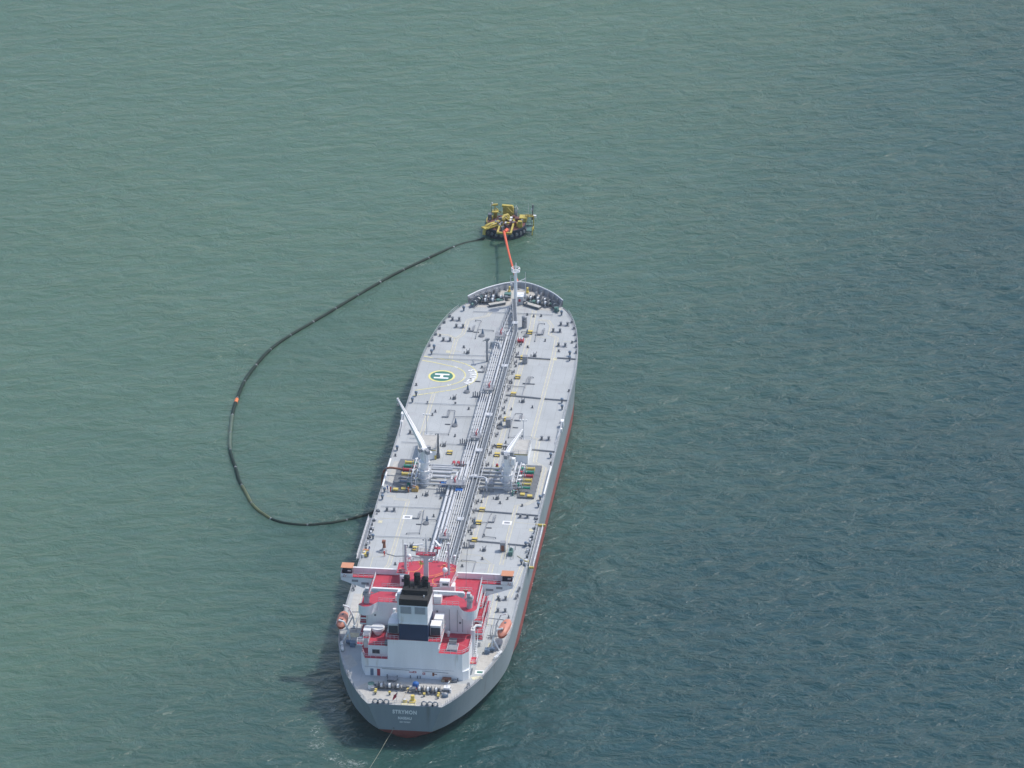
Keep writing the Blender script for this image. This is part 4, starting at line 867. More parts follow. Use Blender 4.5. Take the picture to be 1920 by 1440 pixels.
def stairs(x, y0, h0, y1, h1, w=.8):
    mb = MB(WHITE); a = Vector(dk(x, y0, h0)); b = Vector(dk(x, y1, h1))
    for s_ in (-1, 1): mb.cyl(a+Vector((s_*w/2, 0, 0)), b+Vector((s_*w/2, 0, 0)), .09, n=4).cyl(a+Vector((s_*w/2, 0, .9)), b+Vector((s_*w/2, 0, .9)), .045, n=4)
    k = 11
    for i in range(k): p = a.lerp(b, (i+.5)/k); mb.use(STEELM).box(p.x, p.y, p.z, w, .25, .05)
    mb.build("stairway", SHIP, smooth=False)
stairs(14.9, 22, 2.75, 26.4, 7.5); stairs(15.2, 31, 5.0, 28.6, 7.5); stairs(15, 34, 7.5, 31, 10); stairs(-13.9, 33, 5.2, 29.6, 7.9); stairs(-13.4, 24.8, 4.9, 21, 7.8); stairs(15.2, 36, 10, 33, 12.7)
MB(WHITE).box(14.3, 24.2, D+2.6, 1.0, 1.6, 7.0).tube([dk(14.3, 24.2, 9.6), dk(15.0, 25.2, 10.1), dk(16.3, 25.4, 9.9)], .38, 10).build("vent_trunk", SHIP)
MB(WHITE).cyl(dk(15.6, 29.4, 7.5), dk(15.6, 29.4, 8.7), .4, n=12).cyl(dk(15.6, 29.4, 8.7), dk(15.6, 29.4, 9.1), .62, .5, n=14).build("roof_vent", SHIP)
MB(BROWN).box(8.9, 13.7, D, 2.2, .9, .9).use(ROPE).box(8.0, 13.3, D, .8, .7, .6).box(9.7, 13.3, D, .7, .8, .7).use(STEEL).box(10.9, 13.3, D, 1.2, .7, .5, .3).build("rope_locker", SHIP, smooth=False)

# ---- bridge wings
def wing(s_):
    x0 = 12.6 if s_ < 0 else 14.6; x1 = 21.2 if s_ < 0 else 22.8
    w = MB(RED).box(s_*(x0+x1)/2, 39.0, D+15.3, x1-x0, 2.4, .1).build("bridge_wing", SHIP, smooth=False)
    # aft fascia, deeper towards the house, with lightening holes
    y = 37.8; z1 = D+15.4; poly = [(s_*x1, z1+.9), (s_*x1, z1-.9), (s_*x0, z1-4.0), (s_*x0, z1+.0), (s_*(x1-3), z1+.0), (s_*(x1-3), z1+.9)]
    if s_ < 0: poly = poly
    MB(WALL).prism_y(poly, y, y+.12).box(s_*x1, 38.9, D+15.2, .12, 2.3, 1.2).build("wing_bracket", w, smooth=False)
    for fx, fw, fz in ((.28, 1.9, -1.6), (.58, 1.6, -.95)):
        xx = s_*(x0+(x1-x0)*fx); MB(STEELM).box(xx, y-.03, z1+fz-.35, fw, .05, .62).build("lightening_hole", w, smooth=False)
    # front parapet (windscreen dodger)
    xa, xb = (6.9, 21.2) if s_ < 0 else (8.4, 22.8)
    MB(WALL).box(s_*(xa+xb)/2, 40.15, D+15.4, xb-xa, .16, 1.5).use(WHITE).box(s_*(xa+xb)/2, 40.25, D+16.9, xb-xa, .62, .14).build("parapet", w, smooth=False)
    MB(PIPEW).rail([(s_*x0, 37.85, z1), (s_*(x1-3), 37.85, z1)], 1.1, 1.5, .05).build("railing", w)
    xc = s_*(x1-1.5)
    b = MB(ORLID).box(xc, 39.5, D+17.75, 3.1, 2.9, .12).build("wing_shelter_roof", w, smooth=False)
    mb = MB(PIPEW)
    for a in (-1.4, 1.4): mb.cyl((xc+a, 38.2, z1), (xc+a, 38.2, z1+2.4), .06, n=5)
    mb.build("roof_post", b)
    MB(GLASS).box(xc, 39.8, D+15.5, 2.7, .6, 1.2).use(PIPEW).box(xc+.5, 38.9, D+16.5, .8, .4, .2).build("wing_console", w, smooth=False)
    return w
wing(-1); wing(1)
# ---- wheelhouse & monkey island
wh = block("wheelhouse", [(-5.6, 34.5), (-3.2, 34.5), (-3.2, 30.2), (3.6, 29.8), (7.9, 30.2), (7.9, 36), (8.2, 40.8), (4.8, 42.2), (-1.4, 42.2), (-6.3, 40.8)], 15.45, 18.1, WALL)
MI = [(-6.6, 35.4), (-3.3, 35.2), (-3.2, 29.2), (3.5, 28.8), (8.0, 29.8), (8.6, 35.8), (8.2, 41.2), (4.9, 42.9), (1.6, 43.3), (-1.4, 42.9), (-6.7, 41.3)]
mi = block("monkey_island", MI, 18.12, 18.45, WALL, RED)
MB(PIPEW).rail([dk(x, y, 18.45) for x, y in MI], 1.0, 1.6, .04, True).build("railing", mi)
MB(GLASS).box(-4.4, 34.46, D+16.5, 1.5, .06, .9).build("window", wh, smooth=False)
ORL = mat("orange_line", (.85, .35, .06), .5, var=.05)
mb = MB(ORL).strip([(-3.9, 36.6), (-2.3, 36.6), (-1.3, 37.6), (-.7, 39.4), (-.9, 41), (-1.9, 42.2)], .16, D+18.46, .02)
mb.strip([(-2.3, 36.6), (-1.2, 35.6), (.2, 34.9), (2.3, 34.9), (3.6, 35.6), (5.0, 36.9)], .16, D+18.46, .02)
mb.strip([(5.2, 36.2), (3.6, 34.6), (3.0, 32.6), (3.4, 30.8), (4.8, 29.3)], .16, D+18.46, .02).strip(arc(7.1, 38.6, 1.0, 100, -120, 10), .16, D+18.46, .02)
mb.strip(arc(5.2, 39.6, .9, 60, 200, 8), .16, D+18.46, .02); mb.build("orange_line", mi, smooth=False)
MB(CRIM).box(-5.1, 35.8, D+18.46, 1.6, .7, .9).use(ORLID).box(-5.8, 37, D+18.46, .5, .5, .5).box(5.0, 40.6, D+18.46, .7, .35, .35).build("locker", mi, smooth=False)
MB(WHITE).box(6.5, 30.0, D+18.45, 2.5, 1.7, 1.6).use(GLASS).box(6.7, 29.12, D+18.9, 1.5, .06, .6).build("lift_house", mi, smooth=False)
MB(WALL).box(5.1, 26.9, D+15.45, 2.0, 2.6, 2.0).build("roof_locker", mbk, smooth=False)
MB(WALL).box(-5.0, 26.7, D+15.45, 1.2, 1.6, 1.5).build("roof_locker", mbk, smooth=False)
MB(WALL).box(8.3, 31.6, D+15.45, 1.1, 2.2, 2.6).build("roof_locker", mbk, smooth=False)
rm = empty("radar_mast", (0, 0, 0), parent=SHIP)
MB(PIPEW).prism([(.65, 33.2), (1.85, 33.2), (1.85, 34.3), (.65, 34.3)], D+18.45, D+25.2).build("mast_trunk", rm, smooth=False)
MB(RED).box(1.3, 33.6, D+25.25, 5.0, 1.8, .14).use(PIPEW).prism_y([(-1.1, D+25.24), (3.7, D+25.24), (1.9, D+23.9), (.7, D+23.9)], 33.3, 33.9).rail([dk(-1.2, 32.7, 25.4), dk(3.8, 32.7, 25.4), dk(3.8, 34.5, 25.4), dk(-1.2, 34.5, 25.4)], 1, 1, .045, True).build("radar_platform", rm, smooth=False)
MB(WHITE).cyl(dk(-.8, 33.7, 25.4), dk(-.8, 33.7, 27.6), .12, n=6).box(-.75, 33.7, D+27.6, 2.6, .3, .28, .25).build("radar_scanner", rm)
MB(RED).cyl(dk(4.2, 33.7, 25.4), dk(4.3, 33.7, 27.9), .12, n=6).box(4.2, 33.7, D+27.0, 1.6, 1.2, .12).use(WHITE).box(4.25, 33.7, D+28.2, .5, 3.2, .32, .5).box(4.25, 33.7, D+27.9, .5, .5, .3).build("radar_scanner", rm)
MB(RED).box(3.7, 33.6, D+23.2, 1.6, 1.3, .1).use(PIPEW).rail([dk(2.9, 33, 23.3), dk(4.5, 33, 23.3), dk(4.5, 34.2, 23.3), dk(2.9, 34.2, 23.3)], 1, .8, .045, True).box(2.4, 33.6, D+23.1, 1.2, .25, .25).build("lower_platform", rm, smooth=False)
MB(PIPEW).cyl(dk(1.3, 33.7, 25.4), dk(1.3, 33.7, 29.6), .28, .14, n=8).cyl(dk(.5, 33.7, 29), dk(2.1, 33.7, 29), .06, n=5).cyl(dk(.4, 33.7, 27.4), dk(2.2, 33.7, 27.4), .06, n=5).box(.6, 33.7, D+29, .3, .3, .6).box(2.0, 33.7, D+29, .3, .3, .6).cyl(dk(1.3, 33.7, 29.5), dk(1.3, 33.7, 31), .04, n=4).build("signal_pole", rm)
MB(YELB).add([dk(-.2, 33.1, 23.6), dk(.9, 33.1, 22.6), dk(-.4, 33.1, 22.3), dk(-.2, 33.2, 23.6), dk(.9, 33.2, 22.6), dk(-.4, 33.2, 22.3)], [(0, 2, 1), (3, 4, 5), (0, 1, 4, 3), (1, 2, 5, 4), (2, 0, 3, 5)]).build("yellow_pennant", rm, smooth=False)
for x, y, h_, rr in ((-4.35, 36.4, 26.0, .36), (6.7, 36.1, 27.0, .34)):
    m_ = MB(PIPEW).cyl(dk(x, y, 18.45), dk(x, y, h_), rr, rr*.8, n=12); m_.box(x, y, D+h_, .7, .5, .35)
    for k in range(9): m_.box(x+.5, y, D+19.2+k*.8, .35, .12, .06)
    m_.build("antenna_post", SHIP)
MB(STEEL).cyl(dk(-4.95, 36.4, 21), dk(-4.95, 36.4, 27.6), .07, n=5).build("whip_antenna", SHIP)
for x, y, h_, rr in ((-3.95, 40.2, 20.9, .62), (6.2, 32.8, 21.4, .66)):
    o = MB(WHITE).sph(dk(x, y, h_), rr, rz=rr*1.1, n=18, m=10).build("satellite_dome", SHIP)
    mb = MB(PIPEW)
    for a in (0.4, 2.5, 4.6): mb.cyl(dk(x+.25*cos(a), y+.25*sin(a), h_-.5), dk(x+.8*cos(a), y+.8*sin(a), 18.45), .07, n=5)
    mb.build("tripod", o)
MB(WHITE).cyl(dk(7.6, 41, 18.45), dk(7.6, 41, 21.2), .06, n=5).sph(dk(7.6, 41, 21.3), .42, rz=.25, n=12, m=5, lo=-30).cyl(dk(5.4, 41.6, 18.45), dk(5.4, 41.6, 21.8), .05, n=5).cyl(dk(5.4, 41.6, 21.8), dk(5.4, 41.6, 22.0), .36, n=10).build("antenna_dome", SHIP)
MB(STEELM).tube([dk(11.2, 35.6, 15.4), dk(11.2, 35.6, 21), dk(11.5, 36, 25.5), dk(12, 36.4, 27.5)], .05, 4).use(ORLID).box(11.4, 33.4, D+15.5, 1.2, .35, .3).build("whip_antenna", SHIP)

# ---- provision cranes at the aft corners
def pcrane(x, y, xt):
    c = empty("provision_crane", (0, 0, 0), parent=SHIP); s_ = 1 if xt > x else -1
    MB(PIPE).cyl(dk(x, y, 15.4), dk(x, y, 17.2), .72, n=16).build("pedestal", c)
    MB(PIPE).box(x, y, D+17.2, 1.15, 1.2, 1.7).box(x+s_*.2, y, D+18.9, .9, 1.1, .7).use(STEELM).box(x-s_*.7, y, D+17.6, .4, .8, .9).box(x, y-.7, D+18.2, .7, .3, .8).build("slewing_house", c, smooth=False)
    MB(PIPEW).rail([dk(x-.9, y-.9, 17.3), dk(x+.9, y-.9, 17.3), dk(x+.9, y+.9, 17.3), dk(x-.9, y+.9, 17.3)], 1.0, 1, .05, True).box(x+s_*2.0, y+.4, D+18.4, 1.6, .9, .8).build("ladder_platform", c)
    o = MB(WALL).box((x+xt)/2+s_*.6, y+.3, D+18.75, abs(xt-x)-1.6, .62, .72).use(WHITE).box((x+xt)/2+s_*.6, y+.3, D+19.47, abs(xt-x)-1.6, .7, .08).build("boom", c, smooth=False)
    MB(PIPEW).cyl(dk(x+s_*.6, y, 17.6), dk(x+s_*3.6, y+.3, 18.8), .12, n=6).build("luffing_cylinder", c)
pcrane(-12.7, 24.6, -3.4); pcrane(13.4, 24.6, 4.0)

# ---- lifeboat davits (ship's parts) and lifeboats (things)
def davits(s_):
    for yy in (31.2, 39.2):
        x = s_*18.4
        mb = MB(WALL).tube([dk(x-s_*.4, yy, 0), dk(x, yy, 3.2), dk(x+s_*1.2, yy, 6.0), dk(x+s_*2.6, yy+.0, 6.4)], .24, 6).tube([dk(x+s_*1.7, yy, 0), dk(x+s_*.1, yy, 3.4)], .2, 6).box(x-s_*.2, yy, D, .6, .9, .9)
        mb.build("davit", SHIP, smooth=False)
    MB(BLUEG).box(s_*17.2, 29.6, D, 1.3, 1.6, 1.2).cyl(dk(s_*17.8, 30.3, .8), dk(s_*19, 30.3, .8), .5, n=10).build("boat_winch", SHIP, smooth=False)
    MB(STEELM).tube([dk(s_*15.3, 45.4, .2), dk(s_*15.3, 45.4, 1.6), dk(s_*19.6, 44.8, 1.6), dk(s_*20.2, 44.8, .2)], .14, 6).tube([dk(s_*17.4, 45.2, 1.6), dk(s_*17.4, 41, 1.4), dk(s_*17.4, 37, .3)], .12, 6).cyl(dk(s_*16.2, 38, .5), dk(s_*19, 38, .5), .12, n=6).build("embarkation_frame", SHIP)
davits(-1); davits(1)
def lifeboat(x, label):
    t = empty("lifeboat", (x, 35.4, D+3.2)); tag(t, label, "lifeboat", "orange enclosed lifeboats in the davits")
    st = [(-4.1, .25, .5, 1.0), (-3.6, .8, .15, 1.5), (-2.6, 1.15, -.05, 2.0), (-1.2, 1.3, -.1, 2.25), (1.0, 1.3, -.1, 2.25), (2.6, 1.1, 0, 2.0), (3.6, .65, .2, 1.6), (4.2, .15, .6, 1.15)]
    def ring(y, w, z0, z1, part):
        m_ = 1.0
        if part == 0: return [(w*.05, y, z0), (w*.62, y, z0+.12), (w*.95, y, z0+.6), (w, y, m_), (-w, y, m_), (-w*.95, y, z0+.6), (-w*.62, y, z0+.12)]
        return [(w*.97, y, m_), (w*.9, y, m_+(z1-m_)*.55), (w*.5, y, m_+(z1-m_)*.93), (0, y, z1), (-w*.5, y, m_+(z1-m_)*.93), (-w*.9, y, m_+(z1-m_)*.55), (-w*.97, y, m_)]
    CAN = mat("canopy_orange", (.58, .23, .16), .5, var=.08)
    for part, nm_, m_ in ((0, "boat_hull", ORANGE), (1, "canopy", CAN)):
        mb = MB(m_); vs = []; fs = []
        for s__ in st: vs += ring(*s__, part)
        for i in range(len(st)-1):
            for j in range(7): fs.append((i*7+j, (i+1)*7+j, (i+1)*7+(j+1) % 7, i*7+(j+1) % 7))
        fs += [tuple(range(6, -1, -1)), tuple(range(len(vs)-7, len(vs)))]
        mb.add(vs, fs); mb.build(nm_, t)
    MB(CAN).box(0, -2.2, 2.1, 1.0, 1.1, .55).use(GLASS).box(0, -2.76, 2.25, .8, .04, .3).build("steering_tower", t, smooth=False)
    MB(STEEL).box(.0, .6, 2.24, .5, .7, .08).build("top_hatch", t, smooth=False)
    MB(WHITE).tube([(1.28, -2.6, 1.0), (1.33, 0, .95), (1.2, 2.6, 1.0)], .06, 5).tube([(-1.28, -2.6, 1.0), (-1.33, 0, .95), (-1.2, 2.6, 1.0)], .06, 5).build("grab_line", t)
    MB(STEELM).cyl((0, -3.3, 1.4), (0, -3.3, 3.2), .06, n=5).cyl((0, 3.3, 1.4), (0, 3.3, 3.2), .06, n=5).build("lifting_hook", t)
    t.scale = (1.05, 1.0, 1.05); return t
lifeboat(-20.6, "orange enclosed lifeboat slung over the left side of the tanker beside the shaded deck")
lifeboat(21.0, "orange enclosed lifeboat in its davit on the tanker's right side near the red stairs").rotation_euler = (radians(4), 0, -.16)
def raft(x, y, rz, label, first=[None]):
    if first[0] is None:
        t = empty("liferaft", (0, 0, 0)); MB(WHITE).cyl((0, -.75, .55), (0, .75, .55), .42, n=16).sph((0, .75, .55), .42, .22, .42, n=16, m=6).sph((0, -.75, .55), .42, .22, .42, n=16, m=6).build("canister", t)
        MB(STEEL).cyl((0, -.4, .55), (0, -.34, .55), .44, n=16).cyl((0, .34, .55), (0, .4, .55), .44, n=16).build("strap", t)
        MB(STEELM).box(0, -.5, 0, .8, .1, .3).box(0, .5, 0, .8, .1, .3).build("cradle", t, smooth=False); first[0] = t
    else: t = dup(first[0], (0, 0, 0))
    t.location = dk(x, y); t.rotation_euler = (0, 0, rz); tag(t, label, "liferaft", "white liferaft canisters on the side of the aft deck")
raft(-20.0, 29.6, .15, "white liferaft canister on the left deck edge, the one nearer the orange lifeboat")
raft(-19.5, 27.1, .2, "white liferaft canister on the left deck edge, the one farther from the lifeboat")
raft(20.4, 28.9, -.35, "white liferaft canister on the right deck edge, the one nearer the orange lifeboat")
raft(19.8, 26.8, -.35, "white liferaft canister on the right deck edge, the one farther from the lifeboat")
for x, y, lb in ((-20.2, 37.7, "orange life ring hung on the end of the left bridge wing"), (21.9, 37.7, "orange life ring hung on the end of the right bridge wing")):
    mb = MB(ORANGE)
    for k in range(8):
        mb.use(ORANGE if k % 2 == 0 else WHITE); a0 = k*pi/4
        mb.tube([(.32*cos(a0+j*pi/16), 0, .32*sin(a0+j*pi/16)) for j in range(5)], .09, 7)
    o = mb.build("life_ring", None, dk(x, y, 15.75)); tag(o, lb, "life ring", "life rings on the bridge wings")

# ---- loose things on deck
o = MB(GOLD).box(0, 0, 0, 1.7, 1.5, .9).box(0, 0, .9, 1.3, 1.1, .35).use(BROWN).box(-.2, .1, 1.25, .9, .6, .15).build("wooden_crate", None, dk(-12.9, 118, 0), smooth=False); tag(o, "brown wooden crate on the deck just behind the left crane", "crate")
o = MB(YELB).box(0, 0, .1, 1.4, 2.1, .7).use(ORLID).box(0, 1.3, .1, 1.4, .5, .9).use(STEEL).box(0, 0, 0, 1.5, 2.2, .1).build("equipment_box", None, dk(-21.0, 79.6, 0), smooth=False); tag(o, "yellow and orange equipment box on the left deck edge in front of the bridge wing", "box")
o = MB(YELB).cyl((0, 0, .1), (0, 0, 1.0), .55, n=14).use(STEEL).box(0, -.9, 0, 1.2, .8, .6).use(PIPEW).cyl((0, 0, 1.0), (0, 0, 1.1), .4, n=12).build("fender_drum", None, dk(21.5, 79.4, 0)); tag(o, "yellow drum beside the lower end of the right boarding ladder", "drum")
o = MB(BLUE).cyl((0, 0, 0), (0, 0, 1.1), .95, .8, n=14).sph((0, 0, 1.1), .8, rz=.5, n=14, m=5, lo=0).use(CRIM).box(.3, -.9, 0, .9, .3, .3).build("covered_reel", None, dk(1.55, 9.6, 0)); tag(o, "rope reel under a blue tarpaulin between the two stern winches", "reel")
o = MB(BLUE).box(0, 0, .2, 1.6, 1.3, 1.0).use(CRIM).box(-.9, .2, .1, .5, .9, .8).use(WHITE).box(-.9, -.5, .1, .6, .5, .5).box(.3, .8, 1.0, .8, .4, .4).use(STEEL).box(0, 0, 0, 2.3, 1.6, .2).build("tool_locker", None, dk(-5.6, 121.6, 0), smooth=False); tag(o, "blue tool locker left of the three thick pipes beside the left crane", "locker")
# portable air-driven pump sets with frames
t = empty("portable_pump", dk(-16.6, 82.2)); tag(t, "grey tripod pump set on the left deck in front of the bridge", "pump")
MB(STEELM).cyl((0, 0, 0), (0, 0, .9), .95, .3, n=8).box(0, -.3, 0, 2, 1.6, .25).build("base_frame", t); MB(BROWN).cyl((.2, .6, .8), (.2, .8, 2.4), .45, .3, n=12).box(.1, .6, 2.2, .9, .9, .7).build("pump_head", t)
t = empty("portable_pump", dk(16.8, 84.2)); tag(t, "dark green pump in a steel frame on the right deck behind the grey access trunk", "pump")
mb = MB(STEELM)
for a, b in ((-.9, -2.6), (.9, -2.6), (-.7, 2.6), (.9, 2.6)): mb.cyl((a, b, 0), (a, b, 1.4), .08, n=6)
for a in (-.9, .9): mb.cyl((a, -2.6, 1.3), (a, 2.6, 1.3), .08, n=6)
mb.build("steel_frame", t); MB(GREEN).box(0, 0, .1, 1.1, 2.4, 1.1).cyl((0, 0, 1.2), (.1, .2, 1.9), .3, n=8).use(PIPEW).box(.2, .8, 1.2, .5, .6, .4).build("pump_body", t)
mb = MB(STEELM).tube([dk(-15.5, 80.8, .1), dk(-13, 79.7, .1), dk(-10, 80.2, .1), dk(-7, 79.8, .1), dk(-5, 79.2, .1)], .09, 6); o = mb.build("air_hose"); tag(o, "grey air hose snaking over the left deck towards the pipes", "hose")
mb = MB(YEL).tube([dk(18.6, 83.4, .1), dk(19.8, 82, .1), dk(20.6, 81.2, .1), dk(21.2, 80.8, .1)], .1, 6); o = mb.build("air_hose"); tag(o, "short yellowish hose from the green pump to the yellow drum", "hose")
o = MB(YELB).box(0, 0, .1, .9, .7, 1.1).use(CRIM).cyl((0, 0, 1.2), (0, 0, 1.8), .35, n=10).use(VGREEN).box(0, -.5, 0, .9, .5, .6).build("foam_applicator", None, dk(7.4, 132.6, 0)); tag(o, "small red and yellow foam applicator standing beside the right crane's shadow", "fire equipment")

def person(x, y, rz, cloth, label, pose):
    t = empty("person", dk(x, y), rz); tag(t, label, "person", "crew working on deck")
    hip = .92; J = {'pel': (0, 0, hip), 'che': (0, .04+pose*.18, 1.3), 'nek': (0, .06+pose*.25, 1.5), 'hed': (0, .09+pose*.28, 1.66), 'lk': (-.11, .1, .5), 'lf': (-.12, 0, .06), 'lt': (-.12, .18, .04), 'rk': (.12, -.02, .5), 'rf': (.13, -.14, .06), 'rt': (.13, .06, .04),
         'ls': (-.2, .04+pose*.2, 1.42), 'le': (-.27, .12+pose*.3, 1.16), 'lh': (-.2, .34+pose*.3, 1.06), 'rs': (.2, .04+pose*.2, 1.42), 're': (.28, .08+pose*.2, 1.14), 'rh': (.22, .3+pose*.2, .98)}
    E_ = [('pel', 'che'), ('che', 'nek'), ('nek', 'hed'), ('pel', 'lk'), ('lk', 'lf'), ('lf', 'lt'), ('pel', 'rk'), ('rk', 'rf'), ('rf', 'rt'), ('che', 'ls'), ('ls', 'le'), ('le', 'lh'), ('che', 'rs'), ('rs', 're'), ('re', 'rh')]
    Rr = {'pel': .17, 'che': .18, 'nek': .065, 'hed': .11, 'lk': .08, 'lf': .055, 'lt': .045, 'rk': .08, 'rf': .055, 'rt': .045, 'ls': .075, 'le': .055, 'lh': .045, 'rs': .075, 're': .055, 'rh': .045}
    ks = list(J); me = bpy.data.meshes.new("body"); me.from_pydata([J[k] for k in ks], [(ks.index(a), ks.index(b)) for a, b in E_], []); me.materials.append(cloth)
    o = bpy.data.objects.new("body", me); COL.objects.link(o); o.parent = t
    sk = o.modifiers.new("skin", 'SKIN'); o.modifiers.new("sub", 'SUBSURF').levels = 1
    for i, k in enumerate(ks): me.skin_vertices[0].data[i].radius = (Rr[k], Rr[k]*.85)
    me.skin_vertices[0].data[0].use_root = True
    dg = bpy.context.evaluated_depsgraph_get(); dg.update(); ev = bpy.data.meshes.new_from_object(o.evaluated_get(dg)); o.modifiers.clear(); o.data = ev; ev.materials.clear(); ev.materials.append(cloth); ev.materials.append(SKIN); ev.name = "body"
    for p in ev.polygons:
        c = p.center
        if c.z > 1.53 or (c-Vector(J['lh'])).length < .07 or (c-Vector(J['rh'])).length < .07: p.material_index = 1
    h = J['hed']; MB(HELM).sph((h[0], h[1], h[2]+.03), .14, .16, .13, n=12, m=5, lo=0).build("helmet", t)
person(-20.2, 117.0, .4, COVB, "person in blue coverall and white helmet by the left manifold", .6)
person(-19.4, 116.6, -.6, COVR, "person in red coverall and white helmet by the left manifold", .3)
person(-15.9, 79.4, .9, COVR, "person in red coverall beside the tripod pump on the left deck", .2)
person(-20.3, 81.6, -.9, COVB, "person in blue coverall at the left deck edge near the yellow box", .5)
person(-14.6, 116.9, 0, COVO, "person in orange coverall between the drip tray and the wooden crate", .4)

# flag at the stern
fl = empty("ensign_flag", dk(-2.3, 1.6)); tag(fl, "small red ensign drooping from the staff at the stern rail", "flag")
MB(PIPEW).cyl((0, 0, 0), (.45, -.5, 3.2), .045, n=6).build("flag_staff", fl)
mb = MB(mat("flag_red", (.45, .04, .07), .8, var=.2, scale=2)); vs = []; fs = []
for i in range(7):
    for j in range(9): vs.append((.42-i*.17-.05*j+.05*sin(j*1.3), -.47+.1*sin(i*1.7+j*.8), 3.0-j*.2-i*.17))
for i in range(6):
    for j in range(8): fs.append((i*9+j, i*9+j+1, (i+1)*9+j+1, (i+1)*9+j))
mb.add(vs, fs); mb.use(mat("flag_blue", (.05, .06, .2), .8)); mb.add([(a+.0, b-.02, c) for a, b, c in vs[:22]], [(j, j+1, 9+j+1, 9+j) for j in range(4)]); mb.build("flag_cloth", fl)

# =====================================================================
#  mooring buoy
# =====================================================================
BX, BY = -11.4, 310.3
B = empty("mooring_buoy", (BX, BY, 0)); tag(B, "round yellow and rust mooring buoy with pipework floating beyond the ship's bow", "buoy")
MB(BUOYH).cyl((0, 0, -2), (0, 0, 2.7), 5.9, n=40).cyl((0, 0, .6), (0, 0, .9), 6.2, n=40).cyl((0, 0, 2.3), (0, 0, 2.75), 6.1, n=40).build("hull_drum", B)
MB(BUOYR).cyl((0, 0, 2.75), (0, 0, 2.85), 5.8, n=40).cyl((0, 0, 2.85), (0, 0, 3.6), 2.6, n=28).build("deck_plate", B)
MB(BUOYY).rail([(5.7*cos(a), 5.7*sin(a), 2.8) for a in [i*pi/9+.4 for i in range(11)]], 1.1, 2, .06).build("railing", B)
# turntable arms: mooring frame to the front, pipe arm to the left, equipment to the right
fr = MB(BUOYY); z = 3.7
for x in (-1.3, 2.6): fr.box(x+.0, -4.6, z-.25, .5, 9.6, .5)
fr.box(.65, -9.2, z-.25, 4.4, .55, .55).box(.65, .3, z-.25, 4.4, .5, .5).use(BUOYR).prism([(-1.7, -8.6), (-.5, -8.6), (-1.2, -6.8), (-1.7, -6.8)], z+.0, z+.12).prism([(.9, -8.6), (2.1, -8.6), (2.1, -6.8), (1.7, -6.8)], z, z+.12)
fr.build("mooring_frame", B, smooth=False)
arm = MB(BUOYY).tube([(1.0, 1.6, 3.9), (.4, 1.2, 5.0), (-.5, .6, 4.9), (-1.3, -1.2, 4.2), (-2.6, -2.4, 3.9), (-4.4, -3.6, 3.8), (-5.2, -4.2, 3.6), (-5.7, -5.0, 2.6), (-5.8, -5.6, 1.2)], .46, 12)
arm.tube([(-2.3, -3.0, 4.0), (-3.6, -4.4, 3.9), (-5.0, -5.4, 3.3)], .25, 8); arm.build("product_pipe", B)
mb = MB(BUOYY).box(-4.4, -3.2, 3.2, 4.6, .35, .35, .75).box(-3.2, -4.4, 3.2, 4.4, .35, .35, .75).box(-5.5, -4.9, 2.9, 1.4, 1.9, .5, .75); mb.build("pipe_arm_frame", B, smooth=False)
q = random.Random(21); mb = MB(BUOYY)
for k in range(26):
    x = q.uniform(-1.5, 2); y = q.uniform(-4.6, 1.6); mb.use(q.choice([BUOYY, BUOYR, STEELM, WHITE, BUOYY, STEEL])).box(x, y, 3.6+q.uniform(0, .6), q.uniform(.3, .9), q.uniform(.3, 1.), q.uniform(.3, 1.0), q.uniform(0, 3))
mb.use(BUOYY).tube([(-1, -1.5, 4.6), (.3, -.6, 5.4), (1.6, -1.4, 4.8)], .22, 8); mb.build("swivel_gear", B, smooth=False)
MB(BUOYY).box(-3.5, 3.6, 2.8, .9, .9, 2.0).box(-3.5, 3.4, 4.8, 1.9, 1.7, .25).cyl((-3.7, 3.9, 5), (-3.6, 4, 6.7), .16, n=8).box(-3.7, 4.0, 6.6, 1.9, .6, .4, .3).cyl((-3.4, 3.8, 5.9), (-1.9, 4.4, 4.2), .14, n=8).build("boat_davit", B, smooth=False)
MB(BUOYY).prism_y([(-1.2, 3.0), (1.9, 3.0), (1.9, 6.2), (-1.2, 6.2)], 3.6, 4.9).box(.1, 4.2, 6.2, 3.3, 1.0, .55, -.12).cyl((.2, 3.4, 6.3), (1.7, 3.0, 4.9), .16, n=8).build("equipment_house", B, smooth=False)
MB(STEEL).cyl((2.5, 3.8, 4.4), (3.0, 3.8, 4.4), 1.15, n=18).cyl((2.2, 3.6, 3), (2.2, 3.6, 6.4), .14, n=6).use(WHITE).tube([(2.3, 3.7, 6.2), (2.8, 3.9, 6.8), (3.2, 3.8, 5.7)], .12, 6).build("hose_reel", B)
MB(BUOYY).box(4.6, -2.6, 2.95, 1.3, .9, 1.9).build("control_cabinet", B, smooth=False); MB(BUOYY).box(5.0, 2.3, 2.9, 2.2, 2.6, 1.3).use(BUOYR).box(3.3, 1.4, 2.9, 1.3, 1.8, 1.2).build("battery_box", B, smooth=False)
text("warning_number", "27", .55, Matrix.Translation((4.6, -3.08, 4.2)) @ Matrix.Rotation(pi/2, 4, 'X'), STEEL, B, .01)
bl = MB(GREEN).box(6.9, .3, 1.2, 2.0, 3.4, .12).use(STEELM).box(6.9, 2.1, 1.2, 2.0, .1, .3).box(6.4, 2.1, 1.2, .12, .12, 3.0).box(7.4, 2.1, 1.2, .12, .12, 3.0).box(6.9, 2.1, 2.4, 2.0, .1, .12).use(BUOYY).cyl((8.1, 2, -1), (8.1, 2, 4.6), .15, n=8).cyl((8.1, -1.6, -1), (8.1, -1.6, 2.6), .15, n=8).cyl((8.1, 2, 1.3), (8.1, -1.6, 1.3), .13, n=8).box(6.9, 2.6, 4.2, 2.6, 1.4, .15)
bl.use(GOLD)
